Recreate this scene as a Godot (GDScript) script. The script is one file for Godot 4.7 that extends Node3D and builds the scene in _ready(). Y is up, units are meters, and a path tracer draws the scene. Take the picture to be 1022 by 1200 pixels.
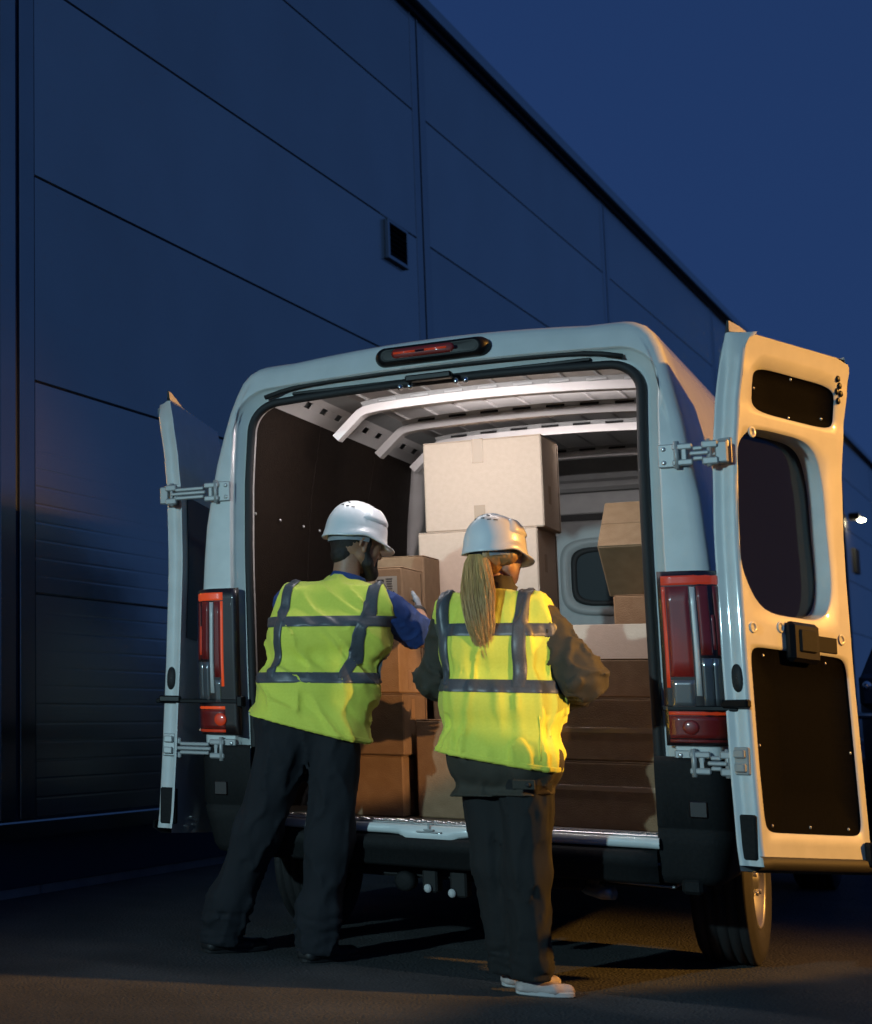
extends Node3D

var M := {}
var used := {}

# ---------------------------------------------------------------- materials
func noise_tex(freq: float, size: int, lo: Color, hi: Color, sd: int, oct := 4) -> NoiseTexture2D:
	var n := FastNoiseLite.new()
	n.seed = sd
	n.frequency = freq
	n.fractal_octaves = oct
	var t := NoiseTexture2D.new()
	t.width = size
	t.height = size
	t.seamless = true
	t.noise = n
	var g := Gradient.new()
	g.set_color(0, lo.linear_to_srgb())
	g.set_color(1, hi.linear_to_srgb())
	t.color_ramp = g
	return t

func bump_tex(freq: float, size: int, sd: int, strength: float, oct := 4) -> NoiseTexture2D:
	var n := FastNoiseLite.new()
	n.seed = sd
	n.frequency = freq
	n.fractal_octaves = oct
	var t := NoiseTexture2D.new()
	t.width = size
	t.height = size
	t.seamless = true
	t.noise = n
	t.as_normal_map = true
	t.bump_strength = strength
	return t

func mat(called: String, c: Color, rough: float, metal := 0.0, spec := 0.5) -> StandardMaterial3D:
	var m := StandardMaterial3D.new()
	m.resource_name = called
	m.albedo_color = c.linear_to_srgb()
	m.roughness = rough
	m.metallic = metal
	m.metallic_specular = spec
	M[called] = m
	return m

func textured(called: String, lo: Color, hi: Color, freq: float, scale: float, rough: float, sd: int, bump := 0.0, bfreq := 0.02, bscale := 1.0, world := false) -> StandardMaterial3D:
	var m := mat(called, Color(1, 1, 1), rough)
	m.albedo_texture = noise_tex(freq, 512, lo, hi, sd)
	m.uv1_triplanar = true
	m.uv1_world_triplanar = world
	m.uv1_scale = Vector3.ONE * scale
	if bump > 0.0:
		m.normal_enabled = true
		m.normal_texture = bump_tex(bfreq, 512, sd + 7, 6.0)
		m.normal_scale = bump
	return m

func emit(called: String, c: Color, e: float) -> StandardMaterial3D:
	var m := mat(called, Color(c.r * 0.8, c.g * 0.8, c.b * 0.8), 0.3)
	m.emission_enabled = true
	m.emission = c.linear_to_srgb()
	m.emission_energy_multiplier = e
	return m

func make_materials() -> void:
	var m: StandardMaterial3D
	m = textured("asphalt", Color(0.036, 0.039, 0.041), Color(0.088, 0.094, 0.098), 0.007, 0.35, 0.85, 3, 0.4, 0.45, 1.0, true)
	m.detail_enabled = true
	m.detail_albedo = noise_tex(0.35, 512, Color(0.45, 0.45, 0.45), Color(1, 1, 1), 8, 2)
	m.detail_blend_mode = BaseMaterial3D.BLEND_MODE_MUL
	m.detail_uv_layer = BaseMaterial3D.DETAIL_UV_1
	mat("joint", Color(0.012, 0.014, 0.018), 0.7)
	mat("seam_fill", Color(0.05, 0.07, 0.12), 0.5, 0.5)
	for k in 3:
		var v := textured("cladding_%d" % k, Color(0.68, 0.61, 0.50) * [0.94, 1.0, 1.05][k], Color(0.75, 0.68, 0.56) * [0.94, 1.0, 1.05][k], 0.006, 0.22, [0.19, 0.21, 0.22][k], 112 + k, 0.05, 0.006, 1.0, true)
		v.metallic = 1.0
	m = textured("trim_metal", Color(0.56, 0.52, 0.44), Color(0.64, 0.59, 0.5), 0.01, 0.3, 0.17, 13, 0.0, 0.02, 1.0, true)
	m.metallic = 1.0
	textured("concrete", Color(0.2, 0.21, 0.22), Color(0.33, 0.34, 0.35), 0.012, 0.5, 0.85, 21, 0.15, 0.3, 1.0, true)
	mat("dark_void", Color(0.004, 0.004, 0.005), 0.9)
	# van
	m = textured("van_paint", Color(0.57, 0.60, 0.59), Color(0.66, 0.69, 0.68), 0.02, 0.7, 0.45, 31)
	m.clearcoat_enabled = true
	m.clearcoat = 1.0
	m.clearcoat_roughness = 0.05
	m = textured("van_inner_paint", Color(0.52, 0.50, 0.49), Color(0.58, 0.56, 0.55), 0.02, 0.8, 0.38, 33)
	textured("bulkhead_grey", Color(0.30, 0.31, 0.31), Color(0.36, 0.37, 0.37), 0.02, 1.0, 0.5, 34)
	textured("bumper_plastic", Color(0.009, 0.0095, 0.010), Color(0.016, 0.0165, 0.017), 0.05, 2.0, 0.7, 35, 0.3, 0.3)
	M["bumper_plastic"].metallic_specular = 0.3
	textured("black_plastic", Color(0.004, 0.004, 0.005), Color(0.008, 0.008, 0.009), 0.05, 3.0, 0.42, 36)
	M["black_plastic"].metallic_specular = 0.3
	mat("rubber", Color(0.012, 0.012, 0.013), 0.7)
	textured("tyre_rubber", Color(0.01, 0.01, 0.011), Color(0.024, 0.024, 0.025), 0.03, 2.0, 0.8, 37)
	textured("hardboard", Color(0.012, 0.0075, 0.0055), Color(0.02, 0.013, 0.009), 0.03, 1.0, 0.6, 38, 0.2, 0.2)
	textured("door_lining", Color(0.0022, 0.0024, 0.003), Color(0.004, 0.0042, 0.005), 0.04, 2.0, 0.85, 39, 0.3, 0.3)
	M["door_lining"].metallic_specular = 0.12
	M["hardboard"].metallic_specular = 0.25
	textured("plywood", Color(0.06, 0.042, 0.03), Color(0.11, 0.08, 0.055), 0.02, 1.0, 0.6, 40)
	m = mat("aluminium", Color(0.62, 0.62, 0.62), 0.32, 0.9)
	m = mat("hinge_metal", Color(0.36, 0.37, 0.37), 0.45, 0.2)
	mat("rim_metal", Color(0.35, 0.35, 0.36), 0.4, 0.7)
	m = mat("chrome", Color(0.8, 0.8, 0.8), 0.15, 1.0)
	mat("underbody", Color(0.01, 0.01, 0.01), 0.8)
	mat("bolt", Color(0.6, 0.6, 0.6), 0.3, 0.6)
	m = mat("lamp_reflector", Color(0.7, 0.7, 0.68), 0.3, 0.25)
	m = mat("lamp_housing", Color(0.008, 0.002, 0.002), 0.1)
	m.clearcoat_enabled = true
	m = mat("lamp_red", Color(0.2, 0.008, 0.004), 0.08)
	m.clearcoat_enabled = true
	m = emit("lamp_red_lit", Color(0.95, 0.11, 0.015), 0.5)
	m.albedo_color = Color(0.28, 0.012, 0.006).linear_to_srgb()
	m.clearcoat_enabled = true
	m = emit("lamp_red_dim", Color(0.9, 0.085, 0.012), 0.25)
	m.albedo_color = Color(0.22, 0.008, 0.004).linear_to_srgb()
	m.roughness = 0.12
	m.clearcoat_enabled = true
	m = mat("lamp_clear", Color(0.30, 0.32, 0.33), 0.16, 0.8)
	m.clearcoat_enabled = true
	m = mat("lens_cover", Color(0.02, 0.005, 0.005), 0.04)
	m.transparency = BaseMaterial3D.TRANSPARENCY_ALPHA
	m.albedo_color.a = 0.02
	m = mat("dark_glass", Color(0.008, 0.009, 0.011), 0.08)
	m = mat("window_glass", Color(0.010, 0.015, 0.020), 0.4, 0.0, 0.2)
	# cardboard
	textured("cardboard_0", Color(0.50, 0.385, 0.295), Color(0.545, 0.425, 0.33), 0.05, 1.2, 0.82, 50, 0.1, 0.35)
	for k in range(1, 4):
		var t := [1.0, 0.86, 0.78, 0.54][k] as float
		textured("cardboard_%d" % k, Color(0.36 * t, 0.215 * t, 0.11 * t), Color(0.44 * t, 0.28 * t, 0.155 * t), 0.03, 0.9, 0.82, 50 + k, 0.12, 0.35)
	m = mat("tape", Color(0.30, 0.175, 0.085), 0.4)
	mat("tape_clear", Color(0.34, 0.23, 0.14), 0.25)
	mat("label_paper", Color(0.42, 0.38, 0.31), 0.6)
	mat("label_print", Color(0.05, 0.045, 0.04), 0.7)
	mat("seam", Color(0.06, 0.035, 0.02), 0.9)
	# people
	m = textured("hi_vis", Color(0.72, 0.76, 0.08), Color(0.79, 0.83, 0.11), 0.02, 8.0, 0.75, 60, 0.45, 0.45)
	m.rim_enabled = true
	m.rim = 0.3
	m = textured("reflective_tape", Color(0.055, 0.062, 0.075), Color(0.09, 0.097, 0.112), 0.05, 4.0, 0.42, 61)
	textured("navy_trousers", Color(0.005, 0.007, 0.011), Color(0.010, 0.0125, 0.018), 0.05, 9.0, 0.85, 62, 0.5, 0.45)
	textured("dark_trousers", Color(0.007, 0.008, 0.009), Color(0.013, 0.014, 0.015), 0.05, 9.0, 0.85, 63, 0.5, 0.45)
	textured("blue_shirt", Color(0.012, 0.04, 0.17), Color(0.02, 0.058, 0.23), 0.05, 9.0, 0.8, 64, 0.45, 0.45)
	textured("olive_jacket", Color(0.03, 0.028, 0.021), Color(0.052, 0.046, 0.034), 0.05, 9.0, 0.8, 65, 0.5, 0.45)
	m = mat("helmet_shell", Color(0.72, 0.73, 0.74), 0.26)
	m.clearcoat_enabled = true
	m.clearcoat = 0.6
	mat("strap_grey", Color(0.22, 0.25, 0.28), 0.6)
	m = textured("skin", Color(0.30, 0.155, 0.095), Color(0.37, 0.20, 0.125), 0.02, 6.0, 0.5, 66)
	m.subsurf_scatter_enabled = true
	m.subsurf_scatter_strength = 0.08
	m = textured("skin_fair", Color(0.46, 0.26, 0.18), Color(0.53, 0.32, 0.23), 0.02, 6.0, 0.5, 67)
	m.subsurf_scatter_enabled = true
	m.subsurf_scatter_strength = 0.08
	textured("hair_dark", Color(0.008, 0.006, 0.005), Color(0.02, 0.015, 0.012), 0.2, 8.0, 0.6, 68, 0.6, 0.4)
	m = mat("hair_blonde", Color(0.40, 0.235, 0.09), 0.42)
	m.vertex_color_use_as_albedo = true
	m.albedo_color = Color(1, 1, 1)
	mat("hair_blonde_cap", Color(0.36, 0.20, 0.075), 0.5)
	mat("glove_grey", Color(0.22, 0.23, 0.25), 0.7)
	mat("eye_white", Color(0.7, 0.68, 0.65), 0.2)
	mat("iris", Color(0.03, 0.02, 0.012), 0.15)
	mat("lips", Color(0.30, 0.11, 0.09), 0.45)
	textured("shoe_pale", Color(0.42, 0.36, 0.35), Color(0.52, 0.45, 0.43), 0.05, 5.0, 0.7, 69)
	mat("shoe_sole", Color(0.5, 0.5, 0.5), 0.7)
	textured("shoe_black", Color(0.008, 0.008, 0.009), Color(0.016, 0.016, 0.017), 0.05, 5.0, 0.6, 70)
	# car
	m = mat("car_paint", Color(0.012, 0.014, 0.018), 0.25)
	m.clearcoat_enabled = true
	m = emit("white_lamp_glow", Color(1.0, 0.90, 0.62), 30.0)
	emit("warm_lamp_glow", Color(1.0, 0.55, 0.2), 6.0)
	emit("cool_lamp_glow", Color(0.85, 1.0, 0.95), 6.0)
	emit("cargo_lamp_glow", Color(1.0, 0.85, 0.7), 6.0)
	mat("pole_paint", Color(0.12, 0.13, 0.14), 0.5, 0.3)

# ---------------------------------------------------------------- nodes
func numbered(called: String) -> String:
	if not used.has(called):
		used[called] = 0
		return called
	used[called] += 1
	return "%s_%03d" % [called, used[called]]

func thing(called: String, label: String, category: String, at := Vector3.ZERO, group := "") -> Node3D:
	var o := Node3D.new()
	o.name = numbered(called)
	add_child(o)
	o.position = at
	o.set_meta("label", label)
	o.set_meta("category", category)
	if group:
		o.set_meta("group", group)
	return o

func child_name(parent: Node, called: String) -> String:
	if not parent.has_node(NodePath(called)):
		return called
	var k := 1
	while parent.has_node(NodePath("%s_%03d" % [called, k])):
		k += 1
	return "%s_%03d" % [called, k]

func obj(called: String, st: SurfaceTool, material: Material, parent: Node = null) -> MeshInstance3D:
	st.generate_normals()
	var o := MeshInstance3D.new()
	o.mesh = st.commit()
	o.material_override = null
	o.mesh.surface_set_material(0, material)
	var p: Node = parent if parent else self
	o.name = child_name(p, called) if parent else numbered(called)
	p.add_child(o)
	return o

func piece(called: String, mesh: Mesh, material: Material, parent: Node, xf := Transform3D()) -> MeshInstance3D:
	var o := MeshInstance3D.new()
	o.mesh = mesh
	o.material_override = material
	o.name = child_name(parent, called)
	o.transform = xf
	parent.add_child(o)
	return o

# ---------------------------------------------------------------- shapes
func S(smooth := true) -> SurfaceTool:
	var st := SurfaceTool.new()
	st.begin(Mesh.PRIMITIVE_TRIANGLES)
	st.set_smooth_group(0 if smooth else -1)
	return st

func tri(st: SurfaceTool, a: Vector3, b: Vector3, c: Vector3) -> void:
	st.add_vertex(a)
	st.add_vertex(b)
	st.add_vertex(c)

func quad(st: SurfaceTool, a: Vector3, b: Vector3, c: Vector3, d: Vector3) -> void:
	tri(st, a, b, c)
	tri(st, a, c, d)

func grid(st: SurfaceTool, rows: Array, closed_u := false) -> void:
	for i in rows.size() - 1:
		var r0: Array = rows[i]
		var r1: Array = rows[i + 1]
		var n := r0.size()
		for j in (n if closed_u else n - 1):
			var k := (j + 1) % n
			quad(st, r0[j], r0[k], r1[k], r1[j])

func bbox(st: SurfaceTool, xf: Transform3D, size: Vector3, bevel := 0.004) -> void:
	# box with chamfered edges, flat shaded
	var h := size * 0.5
	var b := minf(bevel, minf(h.x, minf(h.y, h.z)) * 0.9)
	for ax in 3:
		for sg in [-1, 1]:
			var u := (ax + 1) % 3
			var v := (ax + 2) % 3
			var q := []
			for c in [[-1, -1], [1, -1], [1, 1], [-1, 1]]:
				var p := Vector3.ZERO
				p[ax] = h[ax] * sg
				p[u] = (h[u] - b) * c[0]
				p[v] = (h[v] - b) * c[1]
				q.append(xf * p)
			if sg > 0:
				quad(st, q[0], q[3], q[2], q[1])
			else:
				quad(st, q[0], q[1], q[2], q[3])
	for ax in 3:
		var u := (ax + 1) % 3
		var v := (ax + 2) % 3
		for su in [-1, 1]:
			for sv in [-1, 1]:
				var q := []
				for k in [[-1, 0], [1, 0], [1, 1], [-1, 1]]:
					var p := Vector3.ZERO
					p[ax] = (h[ax] - b) * k[0]
					p[u] = (h[u] if k[1] == 0 else h[u] - b) * su
					p[v] = (h[v] - b if k[1] == 0 else h[v]) * sv
					q.append(xf * p)
				if su * sv > 0:
					quad(st, q[0], q[3], q[2], q[1])
				else:
					quad(st, q[0], q[1], q[2], q[3])
	for sx in [-1, 1]:
		for sy in [-1, 1]:
			for sz in [-1, 1]:
				var a := xf * Vector3(h.x * sx, (h.y - b) * sy, (h.z - b) * sz)
				var c := xf * Vector3((h.x - b) * sx, h.y * sy, (h.z - b) * sz)
				var d := xf * Vector3((h.x - b) * sx, (h.y - b) * sy, h.z * sz)
				if sx * sy * sz > 0:
					tri(st, a, d, c)
				else:
					tri(st, a, c, d)

func at(p: Vector3) -> Transform3D:
	return Transform3D(Basis(), p)

func box_between(st: SurfaceTool, lo: Vector3, hi: Vector3, bevel := 0.004) -> void:
	bbox(st, at((lo + hi) * 0.5), (hi - lo).abs(), bevel)

func frame_of(d: Vector3) -> Basis:
	var y := d.normalized()
	var x := y.cross(Vector3.UP if absf(y.y) < 0.9 else Vector3.RIGHT).normalized()
	return Basis(x, y, x.cross(y))

func tube(st: SurfaceTool, path: Array, radii, sides := 8, caps := true) -> void:
	var rows := []
	var n := path.size()
	var ref := Vector3.ZERO
	for i in n:
		var d: Vector3 = (path[mini(i + 1, n - 1)] - path[maxi(i - 1, 0)]).normalized()
		if ref == Vector3.ZERO:
			ref = frame_of(d).x
		var x := (ref - d * ref.dot(d)).normalized()
		ref = x
		var z := x.cross(d)
		var r: float = radii if radii is float else radii[i]
		var row := []
		for k in sides:
			var a := TAU * k / sides
			row.append(path[i] + (x * cos(a) + z * sin(a)) * r)
		rows.append(row)
	grid(st, rows, true)
	if caps:
		for e in [0, n - 1]:
			var c: Vector3 = path[e]
			for k in sides:
				if e == 0:
					tri(st, c, rows[e][(k + 1) % sides], rows[e][k])
				else:
					tri(st, c, rows[e][k], rows[e][(k + 1) % sides])

func disc_lathe(st: SurfaceTool, xf: Transform3D, prof: Array, sides := 32) -> void:
	# prof: [radius, height]; axis = local y
	var rows := []
	for p in prof:
		var row := []
		for k in sides:
			var a := TAU * k / sides
			row.append(xf * Vector3(cos(a) * p[0], p[1], sin(a) * p[0]))
		rows.append(row)
	grid(st, rows, true)

func sphere(st: SurfaceTool, c: Vector3, r: Vector3, b := Basis(), n := 12) -> void:
	var rows := []
	for i in n + 1:
		var t := PI * i / n
		var row := []
		for k in n * 2:
			var a := TAU * k / (n * 2)
			row.append(c + b * Vector3(cos(a) * sin(t) * r.x, cos(t) * r.y, sin(a) * sin(t) * r.z))
		rows.append(row)
	grid(st, rows, true)

func lerp_table(t: Array, x: float) -> float:
	if x <= t[0][0]:
		return t[0][1]
	for i in t.size() - 1:
		if x <= t[i + 1][0]:
			return lerpf(t[i][1], t[i + 1][1], smoothstep(0.0, 1.0, (x - t[i][0]) / (t[i + 1][0] - t[i][0])) * 0.5 + 0.5 * (x - t[i][0]) / (t[i + 1][0] - t[i][0]))
	return t[-1][1]

# ---------------------------------------------------------------- camera, sky, lights
func make_view() -> void:
	var cam := Camera3D.new()
	cam.name = "camera"
	cam.projection = Camera3D.PROJECTION_FRUSTUM
	cam.near = 0.1
	cam.far = 900.0
	cam.size = 0.1 * 1200.0 / 1769.93
	cam.frustum_offset = Vector2(0.1 * (511.0 + 154.97) / 1769.93, 0.0)
	cam.position = Vector3(1.8796, 1.0488, 6.384)
	cam.basis = Basis(Vector3.UP, 0.6454) * Basis(Vector3.RIGHT, 0.1245) * Basis(Vector3.BACK, 0.0109)
	add_child(cam)
	cam.current = true
	var lens := CameraAttributesPhysical.new()
	lens.frustum_near = 0.1
	lens.frustum_far = 900.0
	lens.frustum_focal_length = 35.0
	lens.frustum_focus_distance = 6.4
	lens.exposure_aperture = 2.2
	cam.attributes = lens
	var we := WorldEnvironment.new()
	we.name = "environment"
	var e := Environment.new()
	e.background_mode = Environment.BG_SKY
	var sm := ProceduralSkyMaterial.new()
	sm.sky_top_color = Color(0.0125, 0.035, 0.118).linear_to_srgb()
	sm.sky_horizon_color = Color(0.0172, 0.045, 0.140).linear_to_srgb()
	sm.sky_curve = 0.22
	sm.ground_bottom_color = Color(0.004, 0.006, 0.01).linear_to_srgb()
	sm.ground_horizon_color = Color(0.008, 0.014, 0.03).linear_to_srgb()
	sm.energy_multiplier = 1.0
	var sky := Sky.new()
	sky.sky_material = sm
	e.sky = sky
	e.tonemap_mode = Environment.TONE_MAPPER_LINEAR
	e.tonemap_exposure = 1.0
	e.sdfgi_enabled = true
	e.ssao_enabled = true
	e.ssil_enabled = true
	we.environment = e
	add_child(we)
	# last glow of dusk: the sun is down, only a trace of broad light is left
	var sun := DirectionalLight3D.new()
	sun.name = "dusk_light"
	sun.light_energy = 0.006
	sun.light_color = Color(0.6, 0.75, 1.0)
	sun.light_angular_distance = 60.0
	sun.sky_mode = DirectionalLight3D.SKY_MODE_LIGHT_ONLY
	sun.shadow_enabled = true
	sun.rotation_degrees = Vector3(-35, 60, 0)
	add_child(sun)

func yard_lamp(base: Vector3, head: Vector3, aim: Vector3, color: Color, energy: float, size: float, glow: Material, label: String, called: String, cone := 12.0) -> void:
	# a pole with a lamp head; the light sits in the glowing lens
	var t := thing(called, label, "street lamp", base)
	var top := Vector3(head.x - base.x, head.y, head.z - base.z)
	var st := S()
	tube(st, [Vector3.ZERO, Vector3(0, head.y * 0.5, 0), Vector3(0, head.y + 0.05, 0)], [0.09, 0.07, 0.055], 12)
	obj("pole", st, M["pole_paint"], t)
	st = S()
	tube(st, [Vector3(0, head.y, 0), Vector3(top.x * 0.5, head.y + 0.12, top.z * 0.5), top + Vector3(0, 0.12, 0)], 0.04, 8)
	obj("arm", st, M["pole_paint"], t)
	st = S(false)
	bbox(st, at(top + Vector3(0, 0.1, 0)), Vector3(0.5, 0.1, 0.5), 0.02)
	obj("lamp_head", st, M["pole_paint"], t)
	st = S()
	sphere(st, top - Vector3(0, 0.04, 0), Vector3(0.18, 0.1, 0.18))
	obj("lamp_lens", st, glow, t)
	var l: Light3D
	if aim == Vector3.ZERO:
		var o := OmniLight3D.new()
		o.omni_range = 60.0
		o.omni_attenuation = 2.0
		l = o
	else:
		var o := SpotLight3D.new()
		o.spot_angle = cone
		o.spot_angle_attenuation = 1.0
		o.spot_range = 60.0
		o.spot_attenuation = 2.0
		o.basis = Basis.looking_at((aim - head).normalized())
		l = o
	l.name = "lamp_light"
	l.light_color = color
	l.light_energy = energy
	l.light_size = size
	l.shadow_enabled = true
	l.position = top - Vector3(0, 0.04, 0)
	t.add_child(l)

func work_light(base: Vector3, head: Vector3, aim: Vector3, color: Color, energy: float, angle: float) -> void:
	# a floodlight on a tripod
	var t := thing("work_light", "floodlight on a tripod behind the workers, outside the picture", "lamp", base)
	var h := head - base
	var st := S()
	tube(st, [Vector3(0, 0.6, 0), h], 0.025, 8)
	obj("mast", st, M["pole_paint"], t)
	for k in 3:
		st = S()
		tube(st, [Vector3(0, 0.8, 0), Vector3(cos(TAU * k / 3), 0.0, sin(TAU * k / 3)) * 0.5], 0.018, 6)
		obj("leg", st, M["pole_paint"], t)
	var d := (aim - head).normalized()
	var B := Basis.looking_at(d)
	st = S(false)
	bbox(st, Transform3D(B, h - d * 0.09), Vector3(0.24, 0.2, 0.1), 0.015)
	obj("lamp_housing", st, M["black_plastic"], t)
	st = S()
	sphere(st, h, Vector3(0.09, 0.07, 0.03), B)
	obj("lamp_lens", st, M["warm_lamp_glow"], t)
	var l := SpotLight3D.new()
	l.name = "flood_light"
	l.light_color = color
	l.light_energy = energy
	l.light_size = 0.05
	l.spot_angle = angle
	l.spot_angle_attenuation = 0.25
	l.spot_range = 40.0
	l.spot_attenuation = 2.0
	l.shadow_enabled = true
	l.transform = Transform3D(B, h)
	t.add_child(l)

# ---------------------------------------------------------------- ground and warehouse
const WALL_O := Vector3(-2.468, 0, -1.035)
const WALL_PHI := 0.0439

func make_ground() -> void:
	var st := S(false)
	quad(st, Vector3(-400, 0, 400), Vector3(400, 0, 400), Vector3(400, 0, -600), Vector3(-400, 0, -600))
	var o := obj("ground", st, M["asphalt"])
	o.set_meta("label", "dark grey asphalt yard around the van")
	o.set_meta("kind", "structure")

func make_warehouse() -> void:
	# local x runs along the wall away from the camera, local z out of the wall towards the yard
	var t := thing("warehouse", "long dark blue warehouse wall of flat metal panels behind the van", "building", WALL_O)
	t.basis = Basis(Vector3(sin(WALL_PHI), 0, -cos(WALL_PHI)), Vector3.UP, Vector3(cos(WALL_PHI), 0, sin(WALL_PHI)))
	var ys := [0.42, 1.66, 2.88, 4.10, 5.31, 6.535, 7.52]
	var pitch := 6.72
	var st := S(false)
	box_between(st, Vector3(-14.0, 0.05, -12.0), Vector3(60.0, 7.5, -0.0145), 0.004)
	obj("wall_core", st, M["seam_fill"], t)
	# one panel profile per row, shared between bays
	for r in ys.size() - 1:
		var y0: float = ys[r] + 0.003
		var y1: float = ys[r + 1] - 0.003
		var prof := []
		prof.append(Vector2(-0.0135, y0))
		prof.append(Vector2(-0.006, y0))
		prof.append(Vector2(0.0, y0 + 0.006))
		var n := 12
		for k in range(1, n):
			var y := lerpf(y0, y1, float(k) / n)
			prof.append(Vector2(0.0, y - 0.010))
			prof.append(Vector2(-0.0005, y - 0.002))
			prof.append(Vector2(-0.0005, y + 0.002))
			prof.append(Vector2(0.0, y + 0.010))
		prof.append(Vector2(0.0, y1 - 0.006))
		prof.append(Vector2(-0.006, y1))
		prof.append(Vector2(-0.0135, y1))
		var L := pitch - 0.36
		var a := []
		var b := []
		for p in prof:
			a.append(Vector3(0, p.y, p.x))
			b.append(Vector3(L, p.y, p.x))
		st = S(false)
		grid(st, [a, b])
		st.generate_normals()
		var mesh := st.commit()
		for k in range(-2, 8):
			piece("wall_panel", mesh, M["cladding_%d" % ((k * 7 + r * 5 + 20) % 3)], t, at(Vector3(-0.24 + 0.18 + pitch * k, 0, 0)))
	# vertical trims with a dark open joint in the middle
	st = S(false)
	box_between(st, Vector3(-0.172, 0.42, -0.012), Vector3(-0.022, 7.5, 0.003), 0.003)
	box_between(st, Vector3(0.022, 0.42, -0.012), Vector3(0.172, 7.5, 0.003), 0.003)
	st.generate_normals()
	var tm := st.commit()
	for k in range(-1, 9):
		piece("joint_trim", tm, M["trim_metal"], t, at(Vector3(-0.24 + pitch * k, 0, 0)))
	# base flashing and plinth
	st = S(false)
	box_between(st, Vector3(-13.9, 0.318, -0.09), Vector3(59.9, 0.412, 0.05), 0.008)
	obj("base_flashing", st, M["trim_metal"], t)
	for k in range(-4, 16):
		st = S(false)
		box_between(st, Vector3(0.02 + 3.36 * k + 0.006, -0.05, -0.09), Vector3(0.02 + 3.36 * (k + 1) - 0.006, 0.316, -0.02), 0.012)
		obj("plinth_slab", st, M["concrete"], t)
	# coping
	st = S(false)
	box_between(st, Vector3(-13.9, 7.56, -0.5), Vector3(59.95, 7.70, 0.09), 0.012)
	obj("roof_coping", st, M["trim_metal"], t)
	st = S(false)
	box_between(st, Vector3(-13.9, 7.50, -0.3), Vector3(59.9, 7.558, 0.03), 0.004)
	obj("gutter_gap", st, M["joint"], t)
	# ventilation grille
	st = S(false)
	var vx0 := 5.50
	var vx1 := 5.99
	var vy0 := 4.93
	var vy1 := 5.285
	box_between(st, Vector3(vx0, vy0, 0.001), Vector3(vx0 + 0.04, vy1, 0.035), 0.003)
	box_between(st, Vector3(vx1 - 0.03, vy0, 0.001), Vector3(vx1, vy1, 0.035), 0.003)
	box_between(st, Vector3(vx0 + 0.04, vy0, 0.001), Vector3(vx1 - 0.03, vy0 + 0.035, 0.035), 0.003)
	box_between(st, Vector3(vx0 + 0.04, vy1 - 0.03, 0.001), Vector3(vx1 - 0.03, vy1, 0.035), 0.003)
	var vent := obj("vent", st, M["trim_metal"], t)
	st = S(false)
	box_between(st, Vector3(vx0 + 0.04, vy0 + 0.035, 0.002), Vector3(vx1 - 0.03, vy1 - 0.03, 0.006), 0.001)
	obj("vent_backing", st, M["dark_void"], vent)
	for k in 6:
		st = S(false)
		bbox(st, Transform3D(Basis(Vector3.RIGHT, 0.6), Vector3((vx0 + vx1) * 0.5 + 0.005, vy0 + 0.06 + 0.047 * k, 0.019)), Vector3(0.415, 0.004, 0.026), 0.001)
		obj("louvre", st, M["black_plastic"], vent)
	# downpipe far along the wall
	st = S()
	tube(st, [Vector3(33.2, 0.3, 0.08), Vector3(33.2, 7.5, 0.08)], 0.06, 10)
	obj("downpipe", st, M["joint"], t)
	st = S(false)
	box_between(st, Vector3(35.6, 4.35, 0.001), Vector3(36.3, 4.95, 0.05), 0.01)
	obj("wall_hatch", st, M["joint"], t)

func make_wall_lamp() -> void:
	var p := WALL_O + Vector3(sin(WALL_PHI), 0, -cos(WALL_PHI)) * 34.9
	var t := thing("wall_lamp", "small bright floodlight on the far warehouse wall, right of the open door", "lamp", p + Vector3(0.1, 0, 0))
	var st := S(false)
	bbox(st, at(Vector3(0.05, 5.62, 0)), Vector3(0.22, 0.16, 0.34), 0.02)
	obj("lamp_housing", st, M["black_plastic"], t)
	st = S()
	sphere(st, Vector3(0.19, 5.53, 0.02), Vector3(0.08, 0.045, 0.10))
	obj("lamp_lens", st, M["white_lamp_glow"], t)
	var l := OmniLight3D.new()
	l.name = "lamp_light"
	l.light_color = Color(1.0, 0.95, 0.8)
	l.light_energy = 1.6
	l.light_size = 0.15
	l.omni_range = 40.0
	l.omni_attenuation = 2.0
	l.shadow_enabled = true
	l.position = Vector3(0.19, 5.53, 0.02)
	t.add_child(l)

# ---------------------------------------------------------------- the van
const LEAN := [[0.4, -0.035], [0.6, -0.01], [0.9, 0.005], [1.3, 0.02], [1.7, 0.028], [2.0, 0.015], [2.2, -0.012], [2.35, -0.045], [2.5, -0.085], [2.62, -0.12]]
const SIDE := [[0.42, 0.985], [0.52, 1.012], [0.7, 1.022], [0.95, 1.026], [1.25, 1.026], [1.56, 1.018], [1.85, 0.997], [2.08, 0.962], [2.28, 0.925]]

func lean(y: float) -> float:
	return lerp_table(LEAN, y)

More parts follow.
